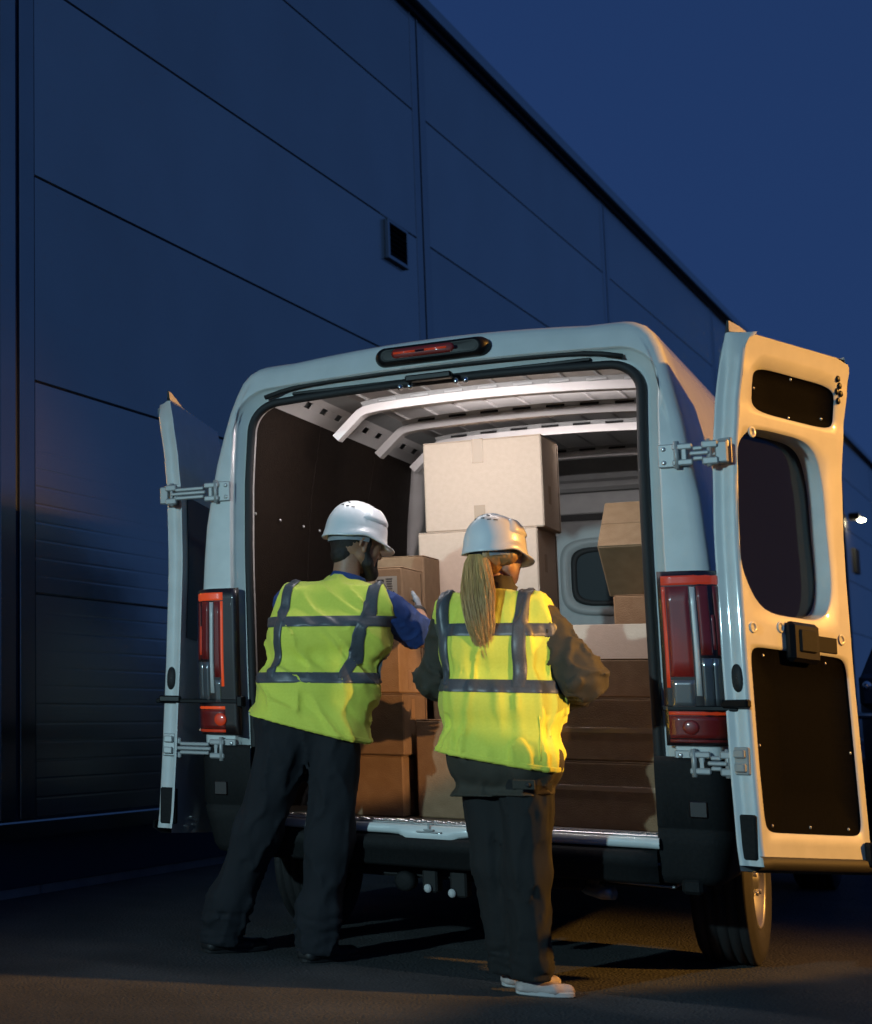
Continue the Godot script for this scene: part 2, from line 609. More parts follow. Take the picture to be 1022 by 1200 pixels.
func half_profile() -> Array:
	# right half of the body section seen from behind: 14 + 10 + 13 points from the bottom up to the roof centre
	var a := []
	for i in 14:
		var y := lerpf(0.42, 2.28, i / 13.0)
		a.append(Vector2(lerp_table(SIDE, y), y))
	var c := [Vector2(0.925, 2.28), Vector2(0.903, 2.38), Vector2(0.880, 2.462), Vector2(0.855, 2.520), Vector2(0.822, 2.560), Vector2(0.780, 2.583), Vector2(0.745, 2.5895), Vector2(0.715, 2.5905), Vector2(0.690, 2.591), Vector2(0.655, 2.5915), Vector2(0.61, 2.592)]
	for i in range(1, 11):
		a.append(c[i])
	for i in range(1, 14):
		var x := lerpf(0.61, 0.0, i / 13.0)
		a.append(Vector2(x, 2.624 - 0.032 * pow(x / 0.61, 2.0)))
	return a

func full(half: Array) -> Array:
	var f := half.duplicate()
	for i in range(half.size() - 2, -1, -1):
		f.append(Vector2(-half[i].x, half[i].y))
	return f

func half_opening(hw: float, yb: float, yt: float, r: float, arch: float) -> Array:
	var a := []
	for i in 14:
		a.append(Vector2(hw, lerpf(yb, yt - r, i / 13.0)))
	for i in range(1, 11):
		var t := PI / 2 * i / 10.0
		a.append(Vector2(hw - r + r * cos(t), yt - r + r * sin(t)))
	for i in range(1, 14):
		var x := lerpf(hw - r, 0.0, i / 13.0)
		a.append(Vector2(x, yt + arch * (1.0 - pow(x / (hw - r), 2.0))))
	return a

func inset2(pts: Array, d: float) -> Array:
	# move every point of an open outline inwards
	var o := []
	for i in pts.size():
		var t: Vector2 = (pts[mini(i + 1, pts.size() - 1)] - pts[maxi(i - 1, 0)]).normalized()
		o.append(pts[i] + Vector2(-t.y, t.x) * d)
	return o

func ring3(pts: Array, dz: float) -> Array:
	var o := []
	for p in pts:
		o.append(Vector3(p.x, p.y, lean(p.y) + dz))
	return o

func plan_path(x0: float, xs: float, z0: float, zlen: float, n := 14) -> Array:
	# rear corner seen from above on the right: from (x0, z0) out to xs and forward, rounded
	var a := []
	var r := 0.075
	a.append(Vector2(x0, z0))
	for i in n - 1:
		var t := PI / 2 * i / float(n - 2)
		a.append(Vector2(xs - r + r * sin(t), z0 - r + r * cos(t)))
	a.append(Vector2(xs, z0 - zlen))
	return a

func path_at(path: Array, u: float) -> Vector2:
	var total := 0.0
	for i in path.size() - 1:
		total += path[i].distance_to(path[i + 1])
	var s := u * total
	for i in path.size() - 1:
		var d: float = path[i].distance_to(path[i + 1])
		if s <= d or i == path.size() - 2:
			return path[i].lerp(path[i + 1], s / d)
		s -= d
	return path[-1]

func path_out(path: Array, u: float) -> Vector2:
	var d := path_at(path, minf(u + 0.01, 1.0)) - path_at(path, maxf(u - 0.01, 0.0))
	return Vector2(-d.y, d.x).normalized()

func corner_patch(st: SurfaceTool, side: int, path: Array, u0: float, u1: float, y0: float, y1: float, off: float, thick := 0.012, nu := 10, nv := 8) -> void:
	# a raised piece on the rounded rear corner, with bevelled rim
	var rows := []
	var us := [0.0]
	for i in nu + 1:
		us.append(float(i) / nu)
	us.append(1.0)
	var vs := [0.0]
	for i in nv + 1:
		vs.append(float(i) / nv)
	vs.append(1.0)
	for j in vs.size():
		var row := []
		for i in us.size():
			var rim := i == 0 or j == 0 or i == us.size() - 1 or j == vs.size() - 1
			var u := lerpf(u0, u1, us[i])
			var y := lerpf(y0, y1, vs[j])
			var bev := 0.004
			if not rim:
				u = lerpf(u0 + 0.012, u1 - 0.012, us[i])
				y = lerpf(y0 + bev, y1 - bev, vs[j])
			var p := path_at(path, u) + path_out(path, u) * (off - thick if rim else off)
			var grow: float = lerp_table(SIDE, y) - 1.02
			row.append(Vector3((p.x + grow * clampf((p.x - 0.8) / 0.2, 0.0, 1.0)) * side, y, p.y + lean(y)))
		rows.append(row)
	grid(st, rows)

func arch_bottom(z: float) -> float:
	var y := 0.42
	for zw in [-1.02, -4.45]:
		var d: float = absf(z - zw)
		if d < 0.43:
			y = maxf(y, 0.36 + sqrt(0.43 * 0.43 - d * d))
	return y

func body_front(p: Vector2, z: float) -> Vector3:
	var top := lerp_table([[-5.42, 0.92], [-5.36, 1.05], [-5.1, 1.28], [-4.75, 1.48], [-3.95, 2.42], [-3.7, 2.55], [-3.5, 2.62]], z)
	var y := p.y
	if y > 0.8:
		y = 0.8 + (y - 0.8) * minf(1.0, (top - 0.8) / 1.82)
	y = maxf(y, arch_bottom(z))
	var sx := lerp_table([[-5.42, 0.62], [-5.36, 0.78], [-5.2, 0.9], [-4.9, 0.975], [-4.4, 1.0]], z)
	return Vector3(p.x * sx, y, z)

func make_van() -> Node3D:
	var van := thing("delivery_van", "white delivery van with both rear doors open, loaded with cardboard boxes", "van")
	var paint: Material = M["van_paint"]
	var prof := full(half_profile())
	# outer skin
	var rows := []
	for k in [[0.004, 0.040], [0.002, 0.028], [-0.006, 0.013], [-0.02, 0.004], [-0.045, 0.0]]:
		rows.append(ring3(inset2(prof, k[1]), k[0]))
	for z in [-0.25, -0.45, -0.59, -0.62, -0.68, -0.76, -0.88, -1.02, -1.16, -1.28, -1.36, -1.42, -1.45, -1.6, -2.4, -3.2, -3.5, -3.7, -3.95, -4.02, -4.05, -4.12, -4.2, -4.32, -4.45, -4.6, -4.75, -4.85, -4.9, -5.1, -5.25, -5.36, -5.42]:
		var r := []
		for p in prof:
			if z > -1.6:
				var q := Vector3(p.x, maxf(p.y, arch_bottom(z)), z + lean(p.y) * clampf((z + 1.6) / 1.5, 0.0, 1.0))
				r.append(q)
			else:
				r.append(body_front(p, z))
		rows.append(r)
	var st := S()
	grid(st, rows)
	obj("body_shell", st, paint, van)
	# rear frame: pillar faces and header round the door opening, with the stepped door flange
	st = S()
	var o1 := full(half_opening(0.872, 0.575, 2.478, 0.16, 0.020))
	grid(st, [ring3(inset2(prof, 0.040), 0.004), ring3(inset2(prof, 0.050), 0.006), ring3(o1, 0.006)])
	obj("rear_frame", st, paint, van)
	st = S()
	var o2 := full(half_opening(0.866, 0.575, 2.472, 0.155, 0.020))
	var o3 := full(half_opening(0.862, 0.575, 2.468, 0.155, 0.020))
	var o4 := full(half_opening(0.842, 0.575, 2.447, 0.145, 0.020))
	var o5 := full(half_opening(0.834, 0.575, 2.440, 0.140, 0.020))
	var o6 := full(half_opening(0.812, 0.575, 2.421, 0.130, 0.020))
	grid(st, [ring3(o1, 0.006), ring3(o2, 0.0), ring3(o3, -0.030), ring3(o4, -0.034), ring3(o5, -0.052), ring3(o6, -0.055)])
	obj("door_flange", st, paint, van)
	st = S()
	var path := ring3(full(half_opening(0.803, 0.585, 2.412, 0.125, 0.020)), -0.045)
	tube(st, path, 0.019, 8)
	obj("door_seal", st, M["rubber"], van)
	# dark gasket line right under the header
	st = S()
	path = []
	for i in 21:
		var x := lerpf(-0.74, 0.74, i / 20.0)
		var y := 2.466 + 0.020 * (1.0 - pow(x / 0.74, 2.0)) - 0.03 * pow(absf(x) / 0.74, 8.0)
		path.append(Vector3(x, y, lean(y) - 0.018))
	tube(st, path, 0.011, 6)
	obj("header_gasket", st, M["rubber"], van)
	# inner liner behind the seal
	st = S()
	var i1 := full(half_opening(0.800, 0.575, 2.409, 0.12, 0.02))
	var i2 := full(half_opening(0.83, 0.575, 2.44, 0.12, 0.02))
	grid(st, [ring3(i1, -0.055), ring3(i1, -0.10), ring3(i2, -0.14)])
	obj("inner_frame", st, M["van_inner_paint"], van)
	# latch keepers under the header
	for x in [-0.10, 0.13]:
		st = S()
		for k in [-0.02, 0.02]:
			sphere(st, Vector3(x + k, 2.405, -0.05), Vector3(0.012, 0.014, 0.012), Basis(), 6)
		obj("latch_keeper", st, M["chrome"], van)
	st = S(false)
	box_between(st, Vector3(-0.09, 2.418, -0.06), Vector3(0.10, 2.446, -0.012), 0.006)
	obj("latch_cover", st, M["black_plastic"], van)
	make_rear_lower(van)
	for s in [-1, 1]:
		make_tail_lamp(van, s)
		make_hinge(van, s, 2.005, "hinge")
		make_hinge(van, s, 0.855, "hinge")
	make_brake_lamp(van)
	make_interior(van)
	make_running_gear(van)
	make_door(van, 1)
	make_door(van, -1)
	# door check straps
	st = S(false)
	box_between(st, Vector3(0.835, 1.045, 0.028), Vector3(1.085, 1.065, 0.042), 0.004)
	obj("check_strap", st, M["black_plastic"], van)
	st = S(false)
	box_between(st, Vector3(-1.24, 1.055, 0.028), Vector3(-0.815, 1.075, 0.042), 0.004)
	box_between(st, Vector3(-0.845, 1.04, 0.016), Vector3(-0.815, 1.09, 0.06), 0.006)
	obj("check_strap", st, M["black_plastic"], van)
	# cab glass and side details (hardly seen from here)
	st = S()
	grid(st, [[Vector3(-0.78, 1.52, -4.75), Vector3(0, 1.54, -4.80), Vector3(0.78, 1.52, -4.75)], [Vector3(-0.72, 2.26, -4.11), Vector3(0, 2.30, -4.13), Vector3(0.72, 2.26, -4.11)]])
	obj("windscreen", st, M["dark_glass"], van)
	for s in [-1, 1]:
		st = S(false)
		box_between(st, Vector3(1.018 * s, 0.78, -3.9), Vector3(1.042 * s, 0.90, -1.5), 0.006)
		obj("rub_strip", st, M["bumper_plastic"], van)
		st = S(false)
		bbox(st, Transform3D(Basis(Vector3.BACK, 0.12 * s), Vector3(0.992 * s, 1.86, -4.0)), Vector3(0.02, 0.5, 0.7), 0.008)
		obj("cab_window", st, M["dark_glass"], van)
	return van

func make_rear_lower(van: Node3D) -> void:
	# painted sill with the latch striker in the middle
	var st := S()
	var rows := []
	for k in 41:
		var x := lerpf(-0.80, 0.80, k / 40.0)
		var dip := smoothstep(0.135, 0.075, absf(x + 0.035)) * 0.032
		rows.append([Vector3(x, 0.574, -0.05), Vector3(x, 0.574, 0.03), Vector3(x, 0.568, 0.040), Vector3(x, 0.545 - dip, 0.042 + dip * 0.4), Vector3(x, 0.535 - dip, 0.036), Vector3(x, 0.53 - dip, -0.02)])
	grid(st, rows)
	obj("sill", st, M["van_paint"], van)
	st = S(false)
	box_between(st, Vector3(-0.055, 0.553, 0.042), Vector3(-0.015, 0.560, 0.058), 0.002)
	box_between(st, Vector3(-0.038, 0.556, 0.048), Vector3(-0.031, 0.588, 0.056), 0.002)
	box_between(st, Vector3(-0.085, 0.545, 0.044), Vector3(0.015, 0.551, 0.056), 0.002)
	obj("latch_striker", st, M["hinge_metal"], van)
	# aluminium tread plate with raised studs
	st = S(false)
	box_between(st, Vector3(-0.795, 0.5755, -0.16), Vector3(0.795, 0.582, 0.018), 0.003)
	var tread := obj("tread_plate", st, M["aluminium"], van)
	st = S(false)
	for k in 62:
		for j in 3:
			bbox(st, Transform3D(Basis(Vector3.UP, 0.6 if (k + j) % 2 else -0.6), Vector3(-0.775 + 0.0254 * k, 0.584, 0.004 - 0.035 * j)), Vector3(0.018, 0.007, 0.007), 0.002)
	var studs := obj("tread_studs", st, M["aluminium"], tread)
	studs.set_meta("kind", "stuff")
	# bumper
	st = S()
	rows = []
	for k in 31:
		var x := lerpf(-0.79, 0.79, k / 30.0)
		var e: float = smoothstep(0.79, 0.74, absf(x))
		rows.append([Vector3(x, 0.53, -0.06), Vector3(x, 0.528, 0.02 + 0.02 * e), Vector3(x, 0.515, 0.03 + 0.035 * e), Vector3(x, 0.47, 0.03 + 0.035 * e), Vector3(x, 0.465, 0.025 + 0.03 * e), Vector3(x, 0.415, 0.02 + 0.03 * e), Vector3(x, 0.402, 0.0 + 0.03 * e), Vector3(x, 0.402, -0.25)])
	grid(st, rows)
	obj("bumper_step", st, M["bumper_plastic"], van)
	for s in [-1, 1]:
		var pth := plan_path(0.795, 1.036, 0.026, 0.50)
		st = S()
		rows = []
		for yk in [[0.405, -0.045], [0.41, -0.02], [0.44, -0.004], [0.55, 0.004], [0.60, 0.006], [0.605, 0.0], [0.615, 0.0], [0.62, 0.006], [0.80, 0.006], [0.855, 0.004], [0.872, -0.004], [0.876, -0.02]]:
			var row := []
			for i in 21:
				var p: Vector2 = path_at(pth, i / 20.0) + path_out(pth, i / 20.0) * float(yk[1])
				var shrink: float = 0.0 if yk[0] > 0.6 else (0.6 - yk[0]) * 0.16
				row.append(Vector3((p.x - shrink * clampf((p.x - 0.85) / 0.15, 0.0, 1.0)) * s, yk[0], p.y + lean(maxf(yk[0], 0.5))))
			rows.append(row)
		grid(st, rows)
		var bc := obj("bumper_corner", st, M["bumper_plastic"], van)
		st = S(false)
		box_between(st, Vector3(0.905 * s, 0.655, 0.016), Vector3(0.965 * s, 0.715, 0.034), 0.004)
		obj("reflector", st, M["lamp_housing"], bc)
		st = S(false)
		box_between(st, Vector3(0.86 * s, 0.372, -0.12), Vector3(0.93 * s, 0.43, 0.0), 0.012)
		obj("mud_flap_bracket", st, M["bumper_plastic"], van)

func make_tail_lamp(van: Node3D, s: int) -> void:
	var side_name := "left" if s < 0 else "right"
	var pth := plan_path(0.838, 1.030, 0.012, 0.16)
	var st := S()
	corner_patch(st, s, pth, 0.0, 1.0, 0.915, 1.568, 0.016, 0.03, 16, 14)
	var lamp := obj("tail_lamp", st, M["lamp_housing"], van)
	lamp.set_meta("label", side_name + " tail lamp with red, clear and orange-red lenses")
	var lit: Material = M["lamp_red_lit"] if s < 0 else M["lamp_red_dim"]
	var mid: Material = M["lamp_red_dim"] if s < 0 else M["lamp_red"]
	# u runs from the inner edge outwards round the corner
	var a := 0.20 if s < 0 else 0.05
	var parts := [
		["red_lens", a, 0.62, 1.512, 1.548, lit], ["red_lens", a, a + 0.04, 1.13, 1.508, lit], ["red_lens", a + 0.045, 0.335, 1.17, 1.508, M["lamp_red"]],
		["reflector_rib", 0.345, 0.395, 1.10, 1.505, M["lamp_reflector"]], ["red_lens", 0.405, 0.51, 1.25, 1.508, M["lamp_red"]], ["red_lens", 0.515, 0.55, 1.27, 1.40, mid], ["red_lens", 0.555, 0.62, 1.25, 1.508, M["lamp_red"]],
		["clear_lens", a + 0.045, 0.335, 1.058, 1.160, M["lamp_clear"]], ["clear_lens", 0.405, 0.50, 1.062, 1.24, M["lamp_clear"]], ["clear_lens", 0.505, 0.62, 1.062, 1.24, M["lamp_clear"]],
		["lower_lens", a, 0.62, 0.944, 1.026, M["lamp_red"]], ["lower_lens", a, 0.62, 1.029, 1.043, lit], ["lower_lens", a, 0.62, 0.928, 0.941, mid], ["side_lens", 0.63, 0.97, 0.94, 1.55, M["lamp_housing"]],
	]
	for p in parts:
		st = S()
		corner_patch(st, s, pth, p[1], p[2], p[3], p[4], 0.0215, 0.006, 5, 6)
		obj(p[0], st, p[5], lamp)
	st = S()
	corner_patch(st, s, pth, 0.02, 0.985, 0.922, 1.561, 0.026, 0.004, 18, 8)
	obj("lens_cover", st, M["lens_cover"], lamp)
	st = S()
	var q := path_at(pth, 0.28)
	sphere(st, Vector3(q.x * s, 0.985, q.y + 0.022 + lean(0.985)), Vector3(0.028, 0.028, 0.008))
	obj("lamp_bowl", st, mid, lamp)

func make_hinge(van: Node3D, s: int, y: float, called: String) -> void:
	# body plate, two-part arm with cut-outs, door plate
	var st := S(false)
	var z0 := lean(y) + 0.012
	var xo: float = 1.07 if s > 0 else 1.175
	box_between(st, Vector3(0.865 * s, y - 0.045, z0 - 0.004), Vector3(0.925 * s, y + 0.045, z0 + 0.008), 0.004)
	for k in [-1, 1]:
		box_between(st, Vector3(0.915 * s, y + 0.030 * k - 0.012, z0), Vector3(0.985 * s, y + 0.030 * k + 0.012, z0 + 0.022), 0.005)
		box_between(st, Vector3(0.985 * s, y + 0.019 * k - 0.008, z0 + 0.004), Vector3((xo - 0.05) * s, y + 0.019 * k + 0.008, z0 + 0.026), 0.004)
		box_between(st, Vector3((xo - 0.055) * s, y + 0.031 * k - 0.014, z0 + 0.002), Vector3(xo * s, y + 0.031 * k + 0.014, z0 + 0.026), 0.005)
	box_between(st, Vector3(0.945 * s, y - 0.034, z0 + 0.002), Vector3(0.965 * s, y + 0.034, z0 + 0.018), 0.004)
	box_between(st, Vector3(0.975 * s, y - 0.008, z0 + 0.012), Vector3((xo - 0.03) * s, y + 0.008, z0 + 0.030), 0.004)
	box_between(st, Vector3((xo - 0.012) * s, y - 0.04, z0), Vector3((xo + 0.03) * s, y + 0.04, z0 + 0.018), 0.005)
	var h := obj(called, st, M["hinge_metal"], van)
	for px in [0.93, xo - 0.03]:
		st = S()
		tube(st, [Vector3(px * s, y - 0.052, z0 + 0.014), Vector3(px * s, y + 0.052, z0 + 0.014)], 0.010, 10)
		obj("hinge_pin", st, M["hinge_metal"], h)
	st = S()
	for k in [-0.026, 0.026]:
		sphere(st, Vector3(0.885 * s, y + k, z0 + 0.009), Vector3(0.009, 0.009, 0.005), Basis(), 5)
	obj("hinge_bolt", st, M["bolt"], h)

func capsule_rows(hx: float, hy: float, n := 10) -> Array:
	var o := []
	for i in n + 1:
		var t := -PI / 2 + PI * i / n
		o.append(Vector2(hx - hy + hy * cos(t), hy * sin(t)))
	for i in n + 1:
		var t := PI / 2 + PI * i / n
		o.append(Vector2(-(hx - hy) + hy * cos(t), hy * sin(t)))
	return o

func make_brake_lamp(van: Node3D) -> void:
	var c := Vector3(0.008, 2.546, lean(2.545) + 0.004)
	var st := S()
	var rows := []
	for k in [[0.24, 0.040, 0.0], [0.236, 0.041, 0.025], [0.222, 0.036, 0.05], [0.205, 0.026, 0.062], [0.195, 0.020, 0.060]]:
		var row := []
		for p in capsule_rows(k[0], k[1]):
			row.append(c + Vector3(p.x, p.y, k[2]))
		rows.append(row)
	grid(st, rows, true)
	var h := obj("high_brake_lamp", st, M["black_plastic"], van)
	st = S()
	rows = []
	for k in [[0.13, 0.021, 0.052], [0.13, 0.021, 0.062], [0.122, 0.015, 0.067], [0.06, 0.004, 0.069]]:
		var row := []
		for p in capsule_rows(k[0], k[1]):
			row.append(c + Vector3(p.x - 0.025, p.y + 0.003, k[2]))
		rows.append(row)
	grid(st, rows, true)
	obj("red_lens", st, M["lamp_red"], h)
	st = S()
	rows = []
	for k in [[0.195, 0.020, 0.060], [0.12, 0.008, 0.061]]:
		var row := []
		for p in capsule_rows(k[0], k[1]):
			row.append(c + Vector3(p.x, p.y, k[2]))
		rows.append(row)
	grid(st, rows, true)
	obj("lens_bezel", st, M["black_plastic"], h)
	for x in [-0.10, 0.03]:
		st = S()
		tube(st, [c + Vector3(x - 0.045, 0.004, 0.068), c + Vector3(x + 0.045, 0.004, 0.068)], 0.005, 6)
		obj("lens_rib", st, M["lamp_red_dim"], h)

func make_interior(van: Node3D) -> void:
	var st := S(false)
	box_between(st, Vector3(-0.90, 0.53, -3.30), Vector3(0.90, 0.575, -0.161), 0.002)
	obj("load_floor", st, M["plywood"], van)
	# linings: three hardboard panels per side with rivets
	for s in [-1, 1]:
		for k in 3:
			var z1 := -0.15 - 0.82 * k
			var z0 := z1 - 0.812
			st = S(false)
			var a := [Vector3(0.875 * s, 0.58, 0), Vector3(0.905 * s, 1.2, 0), Vector3(0.89 * s, 1.75, 0), Vector3(0.862 * s, 2.1, 0), Vector3(0.803 * s, 2.452, 0)]
			var rows := []
			for e in [[z1, 0.004], [z1 - 0.001, 0.0], [z0 + 0.001, 0.0], [z0, 0.004]]:
				var row := []
				for p in a:
					row.append(Vector3(p.x + e[1] * s, p.y, e[0]))
				rows.append(row)
			grid(st, rows)
			var pan := obj("side_lining", st, M["hardboard"], van)
			for j in 3:
				for yy in [0.95, 1.42, 1.93]:
					st = S()
					sphere(st, Vector3((lerp_table([[0.58, 0.875], [1.2, 0.905], [1.75, 0.89], [2.1, 0.845]], yy) - 0.003) * s, yy, z1 - 0.1 - 0.3 * j), Vector3(0.006, 0.008, 0.008), Basis(), 5)
					obj("rivet", st, M["bolt"], pan)
		# roof rail with square holes
		st = S(false)
		var lo := Vector3(0.808 * s, 2.442, 0)
		var hi := Vector3(0.700 * s, 2.566, 0)
		var up := (hi - lo).normalized()
		var L := lo.distance_to(hi)
		var nrm := Vector3.BACK.cross(up).normalized()
		var B := Basis(Vector3.BACK, up, nrm)
		var mid := (lo + hi) * 0.5
		bbox(st, Transform3D(B, mid - up * (L * 0.5 - 0.030) + Vector3(0, 0, -1.7)), Vector3(3.1, 0.060, 0.004), 0.001)
		bbox(st, Transform3D(B, mid + up * (L * 0.5 - 0.036) + Vector3(0, 0, -1.7)), Vector3(3.1, 0.072, 0.004), 0.001)
		var zz := -0.16
		while zz > -3.2:
			bbox(st, Transform3D(B, mid - up * (L * 0.5 - 0.060 - (L - 0.132) * 0.5) + Vector3(0, 0, zz)), Vector3(0.135, L - 0.132, 0.004), 0.001)
			zz -= 0.205
		obj("roof_rail", st, M["van_inner_paint"], van)
		# post at the front end of the lining
		st = S()
		tube(st, [Vector3(0.78 * s, 2.46, -2.48), Vector3(0.82 * s, 2.34, -2.50), Vector3(0.83 * s, 2.12, -2.52), Vector3(0.875 * s, 1.9, -2.53), Vector3(0.885 * s, 1.2, -2.53), Vector3(0.87 * s, 0.6, -2.53)], [0.075, 0.06, 0.05, 0.028, 0.026, 0.03], 8)
		obj("inner_post", st, M["van_inner_paint"], van)
		# inner side skin in front of and behind the lining
		st = S(false)
		grid(st, [[Vector3(0.925 * s, 0.55, -0.1), Vector3(0.94 * s, 1.3, -0.1), Vector3(0.90 * s, 2.25, -0.15), Vector3(0.84 * s, 2.50, -0.2), Vector3(0.6 * s, 2.575, -0.21)], [Vector3(0.925 * s, 0.55, -3.3), Vector3(0.94 * s, 1.3, -3.3), Vector3(0.90 * s, 2.25, -3.3), Vector3(0.84 * s, 2.50, -3.3), Vector3(0.6 * s, 2.575, -3.3)]])
		obj("inner_side", st, M["bulkhead_grey"], van)
	# roof skin with swages
	st = S()
	var rr := []
	for i in 61:
		var x := lerpf(-0.72, 0.72, i / 60.0)
		var y := 2.584 - 0.05 * x * x
		rr.append([Vector3(x, y, -0.21), Vector3(x, y, -3.3)])
	grid(st, rr)
	obj("roof_skin", st, M["van_inner_paint"], van)
	# roof bows: a flat bright band whose left end bends down to the rail, and a ledge with notches above it
	var zs := [-0.66, -1.26, -1.82, -2.68]
	for z in zs:
		var line := []
		for p in [Vector2(-0.615, 2.318), Vector2(-0.520, 2.408), Vector2(-0.500, 2.426), Vector2(-0.475, 2.438), Vector2(-0.44, 2.444)]:
			line.append(p)
		for i in 21:
			var x := lerpf(-0.40, 0.80, i / 20.0)
			line.append(Vector2(x, 2.458 - 0.06 * x * x))
		st = S(false)
		var rows := []
		var ledge := []
		for i in line.size():
			var t: Vector2 = (line[mini(i + 1, line.size() - 1)] - line[maxi(i - 1, 0)]).normalized()
			var n := Vector2(-t.y, t.x)
			var p: Vector2 = line[i]
			var a := p - n * 0.019
			var b := p + n * 0.019
			rows.append([Vector3(b.x, b.y, z + 0.020), Vector3(b.x, b.y, z + 0.026), Vector3(a.x, a.y, z + 0.030), Vector3(a.x, a.y - 0.002, z + 0.024), Vector3(a.x, a.y, z - 0.030), Vector3(b.x, b.y, z - 0.030)])
			if i >= 3:
				ledge.append([Vector3(b.x, b.y, z + 0.024), Vector3(b.x, b.y + 0.004, z + 0.030), Vector3(b.x, b.y + 0.016, z + 0.056), Vector3(b.x, b.y + 0.018, z + 0.050)])
		grid(st, rows)
		for e in [0, rows.size() - 1]:
			quad(st, rows[e][0], rows[e][2], rows[e][4], rows[e][5])
		var bow := obj("roof_bow", st, M["van_inner_paint"], van)
		st = S(false)
		grid(st, ledge)
		obj("bow_ledge", st, M["bulkhead_grey"], bow)
		for i in 8:
			var x := -0.36 + 0.15 * i
			var y := 2.458 - 0.06 * x * x + 0.019
			st = S(false)
			bbox(st, Transform3D(Basis(Vector3.RIGHT, -0.42), Vector3(x, y + 0.0085, z + 0.040)), Vector3(0.082, 0.020, 0.004), 0.001)
			obj("bow_notch", st, M["dark_void"] if z != zs[0] else M["bulkhead_grey"], bow)
	# lengthwise swages of the roof skin
	for i in 9:
		var x := -0.58 + 0.15 * i
		st = S()
		var y := 2.582 - 0.05 * x * x
		tube(st, [Vector3(x, y, -0.25), Vector3(x, y, -3.25)], 0.0075, 6)
		obj("roof_swage", st, M["van_inner_paint"], van)
	# bulkhead with window
	var bz := -3.30
	st = S(false)
	box_between(st, Vector3(-0.92, 0.55, bz - 0.03), Vector3(0.92, 2.16, bz), 0.01)
	box_between(st, Vector3(-0.92, 2.2, bz - 0.05), Vector3(0.92, 2.6, bz - 0.03), 0.01)
	box_between(st, Vector3(-0.92, 2.33, bz - 0.03), Vector3(0.92, 2.40, bz + 0.05), 0.02)
	var bulk := obj("bulkhead", st, M["bulkhead_grey"], van)
	st = S(false)
	box_between(st, Vector3(-0.9, 2.1605, bz - 0.04), Vector3(0.9, 2.1995, bz - 0.012), 0.004)
	obj("bulkhead_gap", st, M["rubber"], bulk)
	st = S()
	var wc := Vector3(0.10, 1.825, bz)
	var rows2 := []
	for k in [[0.32, 0.0, 0.23], [0.32, 0.016, 0.23], [0.29, 0.016, 0.20], [0.27, 0.004, 0.18]]:
		var row := []
		for i in 40:
			var t := TAU * i / 40.0
			row.append(wc + Vector3(signf(cos(t)) * pow(absf(cos(t)), 0.45) * k[0], signf(sin(t)) * pow(absf(sin(t)), 0.45) * k[2], k[1]))
		rows2.append(row)
	grid(st, rows2, true)
	obj("window_surround", st, M["bulkhead_grey"], bulk)
	st = S()
	rows2 = []
	for k in [[0.262, 0.003, 0.175], [0.262, 0.014, 0.175], [0.236, 0.014, 0.15], [0.23, 0.006, 0.145]]:
		var row := []
		for i in 40:
			var t := TAU * i / 40.0
			row.append(wc + Vector3(signf(cos(t)) * pow(absf(cos(t)), 0.4) * k[0], signf(sin(t)) * pow(absf(sin(t)), 0.4) * k[2], k[1]))
		rows2.append(row)
	grid(st, rows2, true)
	obj("window_gasket", st, M["rubber"], bulk)
	st = S(false)
	box_between(st, wc + Vector3(-0.234, -0.149, 0.0035), wc + Vector3(0.234, 0.149, 0.006), 0.001)
	obj("window_pane", st, M["window_glass"], bulk)
	# cargo lamp strip tucked behind the header
	st = S(false)
	box_between(st, Vector3(-0.62, 2.436, -0.155), Vector3(0.62, 2.452, -0.105), 0.004)
	var cl := obj("cargo_lamp", st, M["black_plastic"], van)
	st = S(false)
	box_between(st, Vector3(-0.55, 2.426, -0.145), Vector3(0.55, 2.4355, -0.115), 0.003)
	obj("cargo_lamp_lens", st, M["cargo_lamp_glow"], cl)
	var l := AreaLight3D.new()
	l.name = "cargo_light"
	l.light_color = CARGO_COLOR
	l.light_energy = CARGO_ENERGY
	l.area_size = Vector2(1.1, 0.03)
	l.shadow_enabled = true
	l.transform = Transform3D(Basis.looking_at(Vector3(0, -0.72, -0.69)), Vector3(0.0, 2.420, -0.132))
	van.add_child(l)
	# a second strip further in, behind the second bow
	st = S(false)
	box_between(st, Vector3(-0.40, 2.480, -1.345), Vector3(0.60, 2.494, -1.305), 0.004)
	cl = obj("cargo_lamp", st, M["black_plastic"], van)
	st = S(false)
	box_between(st, Vector3(-0.36, 2.472, -1.342), Vector3(0.56, 2.4795, -1.310), 0.003)
	obj("cargo_lamp_lens", st, M["cargo_lamp_glow"], cl)
	l = AreaLight3D.new()
	l.name = "cargo_light"
	l.light_color = CARGO_COLOR
	l.light_energy = 0.75
	l.area_size = Vector2(0.9, 0.03)
	l.shadow_enabled = true
	l.transform = Transform3D(Basis.looking_at(Vector3(0, -0.35, -0.94)), Vector3(0.1, 2.468, -1.335))
	van.add_child(l, true)

const CARGO_COLOR := Color(1.0, 0.965, 0.965)
const CARGO_ENERGY := 2.4

